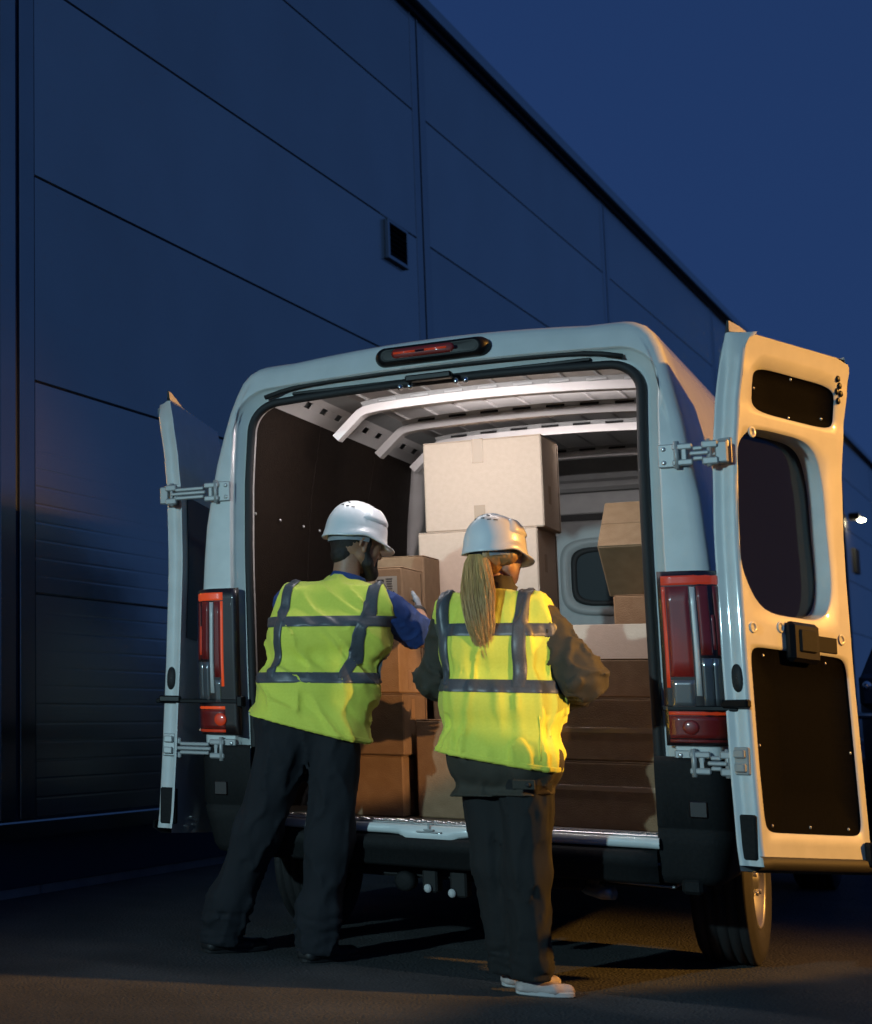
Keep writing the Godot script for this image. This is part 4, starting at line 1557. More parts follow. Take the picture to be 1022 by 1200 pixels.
func surface_net(st: SurfaceTool, F: Dictionary, cell: float) -> void:
	var lo := Vector3(1e9, 1e9, 1e9)
	var hi := -lo
	for b in F.bones:
		for e in [[b[0], b[2]], [b[1], b[3]]]:
			var m: float = e[1] + 2.5 * cell + F.k * 0.3
			lo = lo.min(e[0] - Vector3.ONE * m)
			hi = hi.max(e[0] + Vector3.ONE * m)
	var nx := int((hi.x - lo.x) / cell) + 2
	var ny := int((hi.y - lo.y) / cell) + 2
	var nz := int((hi.z - lo.z) / cell) + 2
	var v := PackedFloat32Array()
	v.resize(nx * ny * nz)
	v.fill(1e3)
	var k: float = F.k
	for b in F.bones:
		var a: Vector3 = b[0]
		var e: Vector3 = b[1]
		var ra: float = b[2]
		var rb: float = b[3]
		var m: float = maxf(ra, rb) + k + 3.0 * cell
		var l: Vector3 = (a.min(e) - Vector3.ONE * m - lo) / cell
		var h: Vector3 = (a.max(e) + Vector3.ONE * m - lo) / cell
		var ab := e - a
		var inv := 1.0 / maxf(ab.length_squared(), 1e-8)
		for z in range(maxi(0, int(l.z)), mini(nz, int(h.z) + 2)):
			for y in range(maxi(0, int(l.y)), mini(ny, int(h.y) + 2)):
				var row := (z * ny + y) * nx
				for x in range(maxi(0, int(l.x)), mini(nx, int(h.x) + 2)):
					var p := lo + Vector3(x, y, z) * cell
					var t := clampf((p - a).dot(ab) * inv, 0.0, 1.0)
					var d := p.distance_to(a + ab * t) - (ra + (rb - ra) * t)
					var o := v[row + x]
					var q := clampf(0.5 + 0.5 * (d - o) / k, 0.0, 1.0)
					v[row + x] = d + (o - d) * q - k * q * (1.0 - q)
	var planes: Array = F.get("planes", [])
	if F.has("amp") or planes.size():
		var wr := F.has("amp")
		for z in nz:
			for y in ny:
				var row := (z * ny + y) * nx
				for x in nx:
					var d := v[row + x]
					if d > 0.08:
						continue
					var p := lo + Vector3(x, y, z) * cell
					if wr and d > -0.05:
						d += wrinkle(F, p)
					for pl in planes:
						d = maxf(d, pl.distance_to(p))
					v[row + x] = d
	var idx := {}
	var count := 0
	var corner := [0, 1, nx, nx + 1, nx * ny, nx * ny + 1, nx * ny + nx, nx * ny + nx + 1]
	var offs := [Vector3(0, 0, 0), Vector3(1, 0, 0), Vector3(0, 1, 0), Vector3(1, 1, 0), Vector3(0, 0, 1), Vector3(1, 0, 1), Vector3(0, 1, 1), Vector3(1, 1, 1)]
	var edges := [[0, 1], [2, 3], [4, 5], [6, 7], [0, 2], [1, 3], [4, 6], [5, 7], [0, 4], [1, 5], [2, 6], [3, 7]]
	var verts := PackedVector3Array()
	for z in nz - 1:
		for y in ny - 1:
			for x in nx - 1:
				var at0 := (z * ny + y) * nx + x
				var f0 := v[at0]
				if f0 > cell * 5.0 or f0 < -cell * 5.0:
					continue
				var neg := 0
				for c in corner:
					if v[at0 + c] < 0.0:
						neg += 1
				if neg == 0 or neg == 8:
					continue
				var sum := Vector3.ZERO
				var n := 0
				for ed in edges:
					var fa := v[at0 + corner[ed[0]]]
					var fb := v[at0 + corner[ed[1]]]
					if (fa < 0.0) != (fb < 0.0):
						var oa: Vector3 = offs[ed[0]]
						sum += oa.lerp(offs[ed[1]], fa / (fa - fb))
						n += 1
				idx[at0] = verts.size()
				verts.append(lo + (Vector3(x, y, z) + sum / n) * cell)
	var sx := 1
	var sy := nx
	var sz := nx * ny
	for at0 in idx:
		var f0 := v[at0]
		for ax in [[sx, sy, sz], [sy, sz, sx], [sz, sx, sy]]:
			var f1 := v[at0 + ax[0]]
			if (f0 < 0.0) == (f1 < 0.0):
				continue
			var a: int = at0
			var b: int = at0 - ax[1]
			var c: int = at0 - ax[1] - ax[2]
			var d: int = at0 - ax[2]
			if not (idx.has(b) and idx.has(c) and idx.has(d)):
				continue
			if f0 < 0.0:
				quad(st, verts[idx[a]], verts[idx[d]], verts[idx[c]], verts[idx[b]])
			else:
				quad(st, verts[idx[a]], verts[idx[b]], verts[idx[c]], verts[idx[d]])

func hit(F: Dictionary, from: Vector3, dir: Vector3, most := 0.5) -> Vector3:
	# walk inwards from outside until the cloth is met
	var t := 0.0
	for i in 40:
		var d := field_at(F, from + dir * t)
		if d < 0.0008 or t > most:
			break
		t += maxf(d * 0.75, 0.0006)
	return from + dir * t

func strip(st: SurfaceTool, F: Dictionary, centres: Array, dirs: Array, across: Vector3, width: float, lift := 0.004) -> void:
	# a band of tape laid on the cloth: for each step a ray from outside towards centre
	var rows := []
	var n := 9
	for i in centres.size():
		var row := []
		for j in n:
			var c: Vector3 = centres[i] + across * width * (float(j) / (n - 1) - 0.5)
			var d: Vector3 = dirs[i]
			var p := hit(F, c + d * 0.40, -d, 0.42)
			row.append(p + d * (lift if j > 0 and j < n - 1 else lift * 0.5))
		rows.append(row)
	grid(st, rows)

func helmet(parent: Node3D, c: Vector3, B: Basis, scale := 1.0) -> void:
	# B.x = wearer's right, B.y = up, B.z = backwards
	var dome := func(a: float, e: float, off: float) -> Vector3:
		var x := sin(a)
		var z := -cos(a)
		var ce := pow(maxf(cos(e), 0.0), 0.85)
		var ridge := 0.007 * smoothstep(0.035, 0.02, absf(0.118 * x * ce)) * smoothstep(0.35, 0.7, e)
		var p := Vector3((0.116 + off) * x * ce, (0.142 + off + ridge) * pow(sin(e), 0.92), (0.142 + off) * z * ce)
		return c + B * (p * scale)
	var st := S()
	var rows := []
	var N := 48
	for i in 15:
		var e := PI / 2 * (1.0 - i / 14.0)
		var row := []
		for k in N:
			row.append(dome.call(TAU * k / N, maxf(e, 0.0001), 0.0))
		rows.append(row)
	# rim: skirt below, brim in front
	for rim in [[0.0, -0.012, 0.003], [0.0, -0.026, 0.005], [1.0, -0.036, 0.007], [1.0, -0.041, 0.005], [0.0, -0.036, -0.003]]:
		var row := []
		for k in N:
			var a := TAU * k / N
			var front := pow(maxf(cos(a), 0.0), 2.0)
			var back := pow(maxf(-cos(a), 0.0), 2.0)
			var out: float = rim[2] + rim[0] * (0.042 * front + 0.002 * back)
			row.append(c + B * (Vector3((0.116 + out) * sin(a), rim[1] + 0.014 * exp(-pow((acos(clampf(cos(a), -1.0, 1.0)) - 1.75) / 0.4, 2.0)) - 0.012 * front * rim[0] - 0.004 * back, -(0.142 + out) * cos(a)) * scale))
		rows.append(row)
	var inner := []
	for k in N:
		inner.append(dome.call(TAU * k / N, 0.05, -0.006))
	rows.append(inner)
	grid(st, rows, true)
	var h := obj("helmet", st, M["helmet_shell"], parent)
	# raised side panels
	for sd in [-1, 1]:
		st = S()
		rows = []
		for i in 9:
			var row := []
			for j in 9:
				var rim := i == 0 or j == 0 or i == 8 or j == 8
				var a: float = lerpf(0.55 + 0.05 * i, 1.95 - 0.03 * i, j / 8.0) * sd
				var e := lerpf(0.30, 0.92, i / 8.0)
				row.append(dome.call(a, e, -0.002 if rim else 0.009))
			rows.append(row)
		grid(st, rows)
		obj("raised_panel", st, M["helmet_shell"], h)
	# vent slots at the back
	for v in [[2.35, 0.75], [2.62, 0.78], [2.92, 0.80], [3.36, 0.80], [3.66, 0.78], [3.93, 0.75], [2.75, 1.02], [3.14, 1.03], [3.53, 1.02]]:
		st = S()
		rows = []
		for i in 3:
			var row := []
			for j in 5:
				row.append(dome.call(v[0] + 0.085 * (j / 2.0 - 1.0), v[1] + 0.028 * (i - 1), 0.0012))
			rows.append(row)
		grid(st, rows)
		obj("vent_slot", st, M["dark_void"], h)
	# harness band under the rim at the back and the sides
	st = S()
	rows = []
	for i in 25:
		var a := lerpf(1.5, TAU - 1.5, i / 24.0)
		var dropy := 0.016 * pow(sin((a - 1.5) / (TAU - 3.0) * PI), 2.0)
		rows.append([c + B * (Vector3(0.100 * sin(a), -0.022 - dropy, -0.122 * cos(a)) * scale), c + B * (Vector3(0.100 * sin(a), -0.046 - dropy, -0.120 * cos(a)) * scale)])
	grid(st, rows)
	obj("harness", st, M["strap_grey"], h)

func finger(st_bones: Array, root: Vector3, dir: Vector3, bend: Vector3, L: float, r: float, curl: float) -> void:
	var p := root
	var d := dir.normalized()
	for k in 3:
		var l: float = L * [0.45, 0.31, 0.24][k]
		var q := p + d * l
		st_bones.append([p, q, r * (1.0 - 0.08 * k), r * (0.94 - 0.1 * k)])
		p = q
		d = (d + bend * curl).normalized()

func hand(st: SurfaceTool, wrist: Vector3, dir: Vector3, palm: Vector3, thumb_side: Vector3, curl := 0.45, size := 1.0) -> void:
	# dir: towards the fingertips, palm: out of the palm, thumb_side: towards the thumb
	var d := dir.normalized()
	var n := palm.normalized()
	var s := thumb_side.normalized()
	var b := []
	for k in 4:
		var off := (0.030 - 0.020 * k) * size
		b.append([wrist + s * off * 0.7 + d * 0.015, wrist + s * off + d * 0.082 * size, 0.014 * size, 0.0115 * size])
	b.append([wrist - d * 0.03, wrist + d * 0.02, 0.026 * size, 0.024 * size])
	surface_net(st, {"bones": b, "k": 0.016}, 0.0045)
	for k in 4:
		var fb := []
		finger(fb, wrist + s * (0.030 - 0.020 * k) * size + d * 0.080 * size, d + s * (0.10 - 0.07 * k), n, [0.072, 0.080, 0.074, 0.058][k] * size, 0.0088 * size, curl)
		surface_net(st, {"bones": fb, "k": 0.005}, 0.0035)
	var tb := []
	finger(tb, wrist + s * 0.028 * size + d * 0.022 * size, d * 0.7 + s * 0.8 + n * 0.25, (d + n * 0.4).normalized(), 0.075 * size, 0.0105 * size, 0.3)
	surface_net(st, {"bones": tb, "k": 0.006}, 0.0035)

func head_bones(c: Vector3, B: Basis, s := 1.0) -> Array:
	# c = middle of the skull; B.x right, B.y up, B.z back
	var q := func(x: float, y: float, z: float) -> Vector3:
		return c + B * (Vector3(x, y, z) * s)
	return [
		[q.call(0, 0.035, 0.028), q.call(0, 0.03, -0.03), 0.076 * s, 0.070 * s],
		[q.call(0, -0.01, 0.03), q.call(0, -0.02, -0.035), 0.066 * s, 0.060 * s],
		[q.call(-0.028, -0.055, -0.05), q.call(0.028, -0.055, -0.05), 0.034 * s, 0.034 * s],
		[q.call(-0.020, -0.088, -0.062), q.call(0.020, -0.088, -0.062), 0.022 * s, 0.022 * s],
		[q.call(-0.045, -0.05, 0.0), q.call(-0.02, -0.088, -0.055), 0.024 * s, 0.02 * s],
		[q.call(0.045, -0.05, 0.0), q.call(0.02, -0.088, -0.055), 0.024 * s, 0.02 * s],
		[q.call(0, 0.012, -0.094), q.call(0, -0.028, -0.118), 0.010 * s, 0.014 * s],
		[q.call(-0.012, -0.032, -0.100), q.call(0.012, -0.032, -0.100), 0.010 * s, 0.010 * s],
		[q.call(-0.035, 0.022, -0.078), q.call(0.035, 0.022, -0.078), 0.020 * s, 0.020 * s],
		[q.call(-0.038, -0.018, -0.066), q.call(-0.03, -0.02, -0.07), 0.024 * s, 0.024 * s],
		[q.call(0.038, -0.018, -0.066), q.call(0.03, -0.02, -0.07), 0.024 * s, 0.024 * s],
	]

func ears(st: SurfaceTool, c: Vector3, B: Basis, s := 1.0) -> void:
	for k in [-1, 1]:
		var b := []
		var prev := Vector3.ZERO
		for i in 8:
			var t := -0.9 + 4.3 * i / 7.0
			var p: Vector3 = c + B * (Vector3(k * (0.076 + 0.010 * sin(t * 0.7)), -0.008 + 0.026 * sin(t), 0.012 + 0.016 * -cos(t)) * s)
			if i > 0:
				b.append([prev, p, 0.0055 * s, 0.0055 * s])
			prev = p
		b.append([c + B * (Vector3(k * 0.072, -0.032, 0.0) * s), c + B * (Vector3(k * 0.074, 0.012, 0.014) * s), 0.008 * s, 0.008 * s])
		surface_net(st, {"bones": b, "k": 0.006}, 0.0035)

func face_parts(parent: Node3D, c: Vector3, B: Basis, brow: Material) -> void:
	for k in [-1, 1]:
		var st := S()
		sphere(st, c + B * Vector3(0.031 * k, -0.001, -0.087), Vector3(0.0125, 0.0125, 0.0125), B, 8)
		var e := obj("eye", st, M["eye_white"], parent)
		st = S()
		sphere(st, c + B * Vector3(0.031 * k, -0.002, -0.0965), Vector3(0.0055, 0.0055, 0.004), B, 6)
		obj("iris", st, M["iris"], e)
		st = S()
		tube(st, [c + B * Vector3(0.012 * k, 0.022, -0.098), c + B * Vector3(0.032 * k, 0.027, -0.096), c + B * Vector3(0.05 * k, 0.021, -0.084)], [0.003, 0.0045, 0.002], 6)
		obj("eyebrow", st, brow, parent)
	var st := S()
	tube(st, [c + B * Vector3(-0.024, -0.060, -0.083), c + B * Vector3(0, -0.058, -0.091), c + B * Vector3(0.024, -0.060, -0.083)], [0.002, 0.006, 0.002], 8)
	obj("mouth", st, M["lips"], parent)

func basis_from(f: Vector3, pitch := 0.0, roll := 0.0) -> Basis:
	# z = backwards of facing direction f
	var z := -f.normalized()
	var x := Vector3.UP.cross(z).normalized()
	return Basis(x, z.cross(x), z) * Basis(Vector3.RIGHT, pitch) * Basis(Vector3.BACK, roll)

# ---------------------------------------------------------------- the two workers
func person_node(label: String, at0: Vector3) -> Node3D:
	return thing("person", label, "person", at0)

func shoe(st: SurfaceTool, heel: Vector3, toe: Vector3, h: float, w: float) -> void:
	var d := (toe - heel).normalized()
	var x := d.cross(Vector3.UP).normalized()
	var b := []
	for k in [-1, 1]:
		b.append([heel + x * w * 0.45 * k + Vector3(0, w * 0.75, 0), heel.lerp(toe, 0.65) + x * w * 0.75 * k + Vector3(0, w * 0.7, 0), w * 0.72, w * 0.68])
		b.append([heel.lerp(toe, 0.65) + x * w * 0.7 * k + Vector3(0, w * 0.7, 0), toe + x * w * 0.15 * k + Vector3(0, w * 0.62, 0), w * 0.68, w * 0.6])
	b.append([heel + Vector3(0, h, 0) + d * 0.03, heel.lerp(toe, 0.45) + Vector3(0, h * 0.72, 0), w * 0.95, w * 0.8])
	surface_net(st, {"bones": b, "k": 0.02, "planes": [Plane(Vector3.DOWN, -0.012)]}, 0.007)

func sole(st: SurfaceTool, heel: Vector3, toe: Vector3, w: float) -> void:
	var d := (toe - heel).normalized()
	var x := d.cross(Vector3.UP).normalized()
	var rows := []
	for yy in [[0.001, 0.94], [0.004, 1.0], [0.016, 1.0], [0.02, 0.95]]:
		var row := []
		for i in 28:
			var t := TAU * i / 28
			var along := 0.5 - 0.5 * cos(t)
			var wid: float = w * lerpf(1.25, 1.55, smoothstep(0.2, 0.7, along)) * pow(absf(sin(t)), 0.6) * signf(sin(t))
			var p: Vector3 = heel.lerp(toe, 0.5) - d * cos(t) * (heel.distance_to(toe) * 0.5 + w * 0.75) * yy[1] + x * wid * yy[1]
			row.append(Vector3(p.x, yy[0], p.z))
		rows.append(row)
	grid(st, rows, true)
	for e in [0, 3]:
		for i in range(1, 27):
			tri(st, rows[e][0], rows[e][i], rows[e][i + 1])

func armhole(sh: Vector3, out: Vector3, d: float) -> Plane:
	var n := (out + Vector3.UP * 0.38).normalized()
	return Plane(n, n.dot(sh + out * d + Vector3.UP * 0.03))

func net(called: String, F: Dictionary, cell: float, m: Material, parent: Node3D) -> MeshInstance3D:
	var st := S()
	surface_net(st, F, cell)
	return obj(called, st, m, parent)

func make_man() -> void:
	var t := person_node("bearded man in white helmet, yellow vest and dark trousers, bending towards the left box stack", Vector3.ZERO)
	var hipL := Vector3(-0.575, 0.94, 0.20)
	var hipR := Vector3(-0.375, 0.92, 0.15)
	var kneeL := Vector3(-0.715, 0.52, 0.16)
	var kneeR := Vector3(-0.415, 0.50, 0.13)
	var ankL := Vector3(-0.895, 0.10, 0.155)
	var ankR := Vector3(-0.49, 0.10, 0.115)
	var shL := Vector3(-0.555, 1.475, 0.10)
	var shR := Vector3(-0.225, 1.475, 0.02)
	var neck := Vector3(-0.355, 1.565, 0.0)
	var head := Vector3(-0.338, 1.740, -0.055)
	var F := Vector3(0.60, 0, -0.80)
	var HB := basis_from(F, -0.16, 0.0)
	# body
	var st := S()
	surface_net(st, {"k": 0.05, "bones": [
		[Vector3(-0.54, 0.98, 0.19), Vector3(-0.42, 0.97, 0.16), 0.085, 0.085], [Vector3(-0.50, 1.15, 0.16), Vector3(-0.40, 1.14, 0.13), 0.09, 0.09],
		[Vector3(-0.48, 1.36, 0.10), Vector3(-0.33, 1.36, 0.06), 0.095, 0.09], [shL, shR, 0.045, 0.045],
		[hipL, kneeL, 0.085, 0.062], [kneeL, ankL, 0.058, 0.042], [hipR, kneeR, 0.085, 0.062], [kneeR, ankR, 0.058, 0.042],
		[neck + Vector3(-0.02, -0.06, 0.0), head + Vector3(-0.02, -0.06, 0.03), 0.058, 0.055],
		[shR, Vector3(-0.095, 1.345, -0.15), 0.05, 0.042], [shL, Vector3(-0.56, 1.25, -0.10), 0.05, 0.042],
	]}, 0.012)
	var elR := Vector3(-0.095, 1.345, -0.15)
	var wrR := Vector3(-0.165, 1.455, -0.345)
	var elL := Vector3(-0.56, 1.25, -0.10)
	var wrL := Vector3(-0.545, 1.42, -0.34)
	surface_net(st, {"k": 0.02, "bones": [[elR, elR.lerp(wrR, 0.45), 0.043, 0.042], [elR.lerp(wrR, 0.45), wrR, 0.042, 0.028], [elL, wrL, 0.043, 0.028], [shR.lerp(elR, 0.5), elR, 0.044, 0.043], [shL.lerp(elL, 0.5), elL, 0.044, 0.043]]}, 0.008)
	surface_net(st, {"k": 0.022, "bones": head_bones(head, HB, 1.04)}, 0.0045)
	ears(st, head, HB, 1.04)
	obj("body", st, M["skin"], t)
	face_parts(t, head, HB, M["hair_dark"])
	# gloves
	st = S()
	hand(st, wrR, Vector3(-0.10, 0.12, -0.30), Vector3(-1, 0, 0.1), Vector3(0.1, 0.9, 0.4), 0.25)
	obj("glove", st, M["glove_grey"], t)
	st = S()
	hand(st, wrL, Vector3(0.05, 0.10, -0.30), Vector3(1, 0, 0), Vector3(0, 0.9, 0.4), 0.25)
	obj("glove", st, M["glove_grey"], t)
	st = S()
	tube(st, [wrR - Vector3(0.0, 0.006, -0.012), wrR + Vector3(-0.004, 0.006, -0.012)], 0.034, 16)
	obj("wristband", st, M["rubber"], t)
	# hair and beard
	var q := func(x: float, y: float, z: float) -> Vector3:
		return head + HB * (Vector3(x, y, z) * 1.04)
	net("hair", {"k": 0.02, "bones": [[q.call(0, 0.03, 0.03), q.call(0, 0.02, 0.0), 0.081, 0.078], [q.call(0, -0.02, 0.042), q.call(0, -0.05, 0.052), 0.062, 0.05], [q.call(-0.07, 0.0, -0.018), q.call(-0.066, -0.035, -0.02), 0.010, 0.009], [q.call(0.07, 0.0, -0.018), q.call(0.066, -0.035, -0.02), 0.010, 0.009]],
		"amp": 0.002, "noise": folds(5, 90.0), "stretch": Vector3(1, 0.5, 1)}, 0.005, M["hair_dark"], t)
	var bb := []
	for k in [-1, 1]:
		bb.append([q.call(0.062 * k, -0.03, -0.012), q.call(0.050 * k, -0.075, -0.035), 0.016, 0.022])
		bb.append([q.call(0.050 * k, -0.075, -0.035), q.call(0.018 * k, -0.112, -0.075), 0.024, 0.026])
		bb.append([q.call(0.022 * k, -0.046, -0.093), q.call(0.004 * k, -0.044, -0.100), 0.008, 0.009])
		bb.append([q.call(0.030 * k, -0.055, -0.085), q.call(0.022 * k, -0.095, -0.085), 0.010, 0.018])
	bb.append([q.call(-0.015, -0.112, -0.085), q.call(0.015, -0.112, -0.085), 0.026, 0.026])
	net("beard", {"k": 0.014, "bones": bb, "amp": 0.002, "noise": folds(6, 110.0), "stretch": Vector3(1, 0.5, 1)}, 0.0045, M["hair_dark"], t)
	helmet(t, head + HB * Vector3(0, 0.047, 0.0), HB * Basis(Vector3.RIGHT, -0.06), 0.96)
	# trousers: baggy, bunched at the ankles
	net("trousers", {"k": 0.05, "amp": 0.011, "noise": folds(11, 5.5), "stretch": Vector3(1.4, 0.42, 1.4), "turn": Basis(Vector3.BACK, 0.22), "bunch": [0.10, 0.010], "planes": [Plane(Vector3.DOWN, -0.032), Plane(Vector3.UP, 1.02)], "bones": [
		[Vector3(-0.575, 0.99, 0.19), Vector3(-0.40, 0.98, 0.15), 0.122, 0.120], [hipL + Vector3(0, -0.06, 0), kneeL, 0.106, 0.092], [kneeL, kneeL.lerp(ankL, 0.75), 0.091, 0.082], [kneeL.lerp(ankL, 0.75), ankL - Vector3(0, 0.04, 0), 0.088, 0.084],
		[hipR + Vector3(0, -0.06, 0), kneeR, 0.106, 0.088], [kneeR, kneeR.lerp(ankR, 0.75), 0.087, 0.078], [kneeR.lerp(ankR, 0.75), ankR - Vector3(0, 0.04, 0), 0.084, 0.082]]}, 0.011, M["navy_trousers"], t)
	for a in [[ankL, Vector3(0.10, 0, -0.17)], [ankR, Vector3(0.07, 0, -0.19)]]:
		st = S()
		var heel: Vector3 = Vector3(a[0].x, 0, a[0].z) - a[1] * 0.28
		shoe(st, heel, heel + a[1] * 1.35, 0.08, 0.038)
		var sh := obj("shoe", st, M["shoe_black"], t)
		st = S(false)
		sole(st, heel, heel + a[1] * 1.35, 0.038)
		obj("sole", st, M["rubber"], sh)
	# blue shirt: sleeves and collar
	net("shirt", {"k": 0.035, "amp": 0.0055, "noise": folds(12, 10.0), "stretch": Vector3(1, 1, 1), "bones": [
		[shL, shR, 0.06, 0.06], [shR + Vector3(0.03, -0.02, -0.02), shR.lerp(elR, 0.92), 0.078, 0.075], [shL + Vector3(-0.01, 0, 0), shL.lerp(elL, 0.92), 0.080, 0.070]],
		"planes": [Plane((elR - shR).normalized(), (elR - shR).normalized().dot(shR.lerp(elR, 0.97)))]}, 0.009, M["blue_shirt"], t)
	net("collar", {"k": 0.02, "bones": [[neck + Vector3(-0.03, -0.045, 0.0), neck + Vector3(0.005, 0.035, -0.012), 0.082, 0.070]], "planes": [Plane(Vector3(0.25, 1, -0.15).normalized(), Vector3(0.25, 1, -0.15).normalized().dot(neck + Vector3(0, 0.045, 0)))]}, 0.007, M["blue_shirt"], t)
	# vest
	var upR := (shR - shL).normalized()
	var V := {"k": 0.055, "amp": 0.013, "noise": folds(14, 3.6), "stretch": Vector3(1.6, 0.6, 1.6), "turn": Basis(Vector3.BACK, -0.75), "bones": [
		[shL + Vector3(0.0, 0.005, 0), shR + Vector3(0.0, 0.0, 0), 0.092, 0.092], [neck + Vector3(-0.03, -0.06, 0.01), neck + Vector3(-0.03, -0.03, 0.0), 0.095, 0.085],
		[Vector3(-0.525, 1.33, 0.12), Vector3(-0.30, 1.34, 0.05), 0.140, 0.135], [Vector3(-0.55, 1.12, 0.16), Vector3(-0.345, 1.12, 0.10), 0.140, 0.140], [Vector3(-0.562, 0.96, 0.19), Vector3(-0.395, 0.93, 0.14), 0.160, 0.158]],
		"planes": [Plane(Vector3(-0.26, -1, 0).normalized(), Vector3(-0.26, -1, 0).normalized().dot(Vector3(-0.49, 0.96, 0.3))), armhole(shR, upR, 0.052), armhole(shL, -upR, 0.062),
			Plane(Vector3(0.25, 1, -0.25).normalized(), Vector3(0.25, 1, -0.25).normalized().dot(neck + Vector3(0, 0.028, 0)))]}
	var vest := net("vest", V, 0.0085, M["hi_vis"], t)
	vest_tape(vest, V, Vector3(-0.46, 1.40, 0.08), Vector3(-0.475, 1.165, 0.13), upR, Vector3(0.09, 1.0, -0.02), [[-0.10, -0.085], [0.20, 0.265]], 0.045, Vector3(-0.16, 0, 0.98))
	hem_band(vest, V, Vector3(-0.49, 0.96, 0.165), -0.26, upR)

func hem_band(vest: Node3D, V: Dictionary, at0: Vector3, slope: float, right: Vector3) -> void:
	# stitched hem: a narrow fold of the same cloth just above the cut edge
	var cs := []
	var ds := []
	for i in 101:
		var a := TAU * i / 100.0
		var d := (right * sin(a) + right.cross(Vector3.UP).normalized() * -cos(a))
		d = Vector3(d.x, 0, d.z).normalized()
		var c := at0 + right * 0.11 * sin(a)
		var p := hit(V, c + Vector3(0, 0.03, 0) + d * 0.40, -d, 0.42)
		cs.append(Vector3(c.x, at0.y + slope * (p.x - at0.x) + 0.014, c.z))
		ds.append(d)
	var st := S()
	strip(st, V, cs, ds, Vector3.UP, 0.018, 0.0035)
	obj("hem", st, M["hi_vis"], vest)

func vest_tape(vest: Node3D, V: Dictionary, c_up: Vector3, c_low: Vector3, right: Vector3, up: Vector3, straps: Array, w: float, back: Vector3) -> void:
	var upn := (up - right * up.dot(right) * 0.0).normalized()
	for c in [c_up, c_low]:
		var cs := []
		var ds := []
		for i in 101:
			var a := TAU * i / 100.0
			var d := (right * sin(a) + right.cross(Vector3.UP).normalized() * -cos(a))
			d = Vector3(d.x, 0, d.z).normalized()
			cs.append(c + right * 0.11 * sin(a) + Vector3(0, -0.14 * 0.0, 0))
			ds.append(d)
		var st := S()
		strip(st, V, cs, ds, upn, w, 0.005)
		obj("reflective_band", st, M["reflective_tape"], vest)
	for x in straps:
		var cs := []
		var ds := []
		for i in 80:
			var u := i / 79.0
			var c: Vector3
			var d: Vector3
			if u < 0.45:
				var h := u / 0.45
				c = c_low.lerp(c_up, h * 1.15) + right * lerpf(x[0], x[1], h)
				d = back.normalized()
			elif u < 0.75:
				var h := (u - 0.45) / 0.30
				c = c_low.lerp(c_up, 1.15) + right * x[1]
				d = (back.normalized() * cos(h * PI) + Vector3.UP * sin(h * PI)).normalized()
			else:
				var h := (u - 0.75) / 0.25
				c = c_low.lerp(c_up, 1.15 * (1.0 - h)) + right * x[1]
				d = -back.normalized()
			cs.append(c)
			ds.append(d)
		var st := S()
		strip(st, V, cs, ds, right, w, 0.0075)
		obj("reflective_strap", st, M["reflective_tape"], vest)

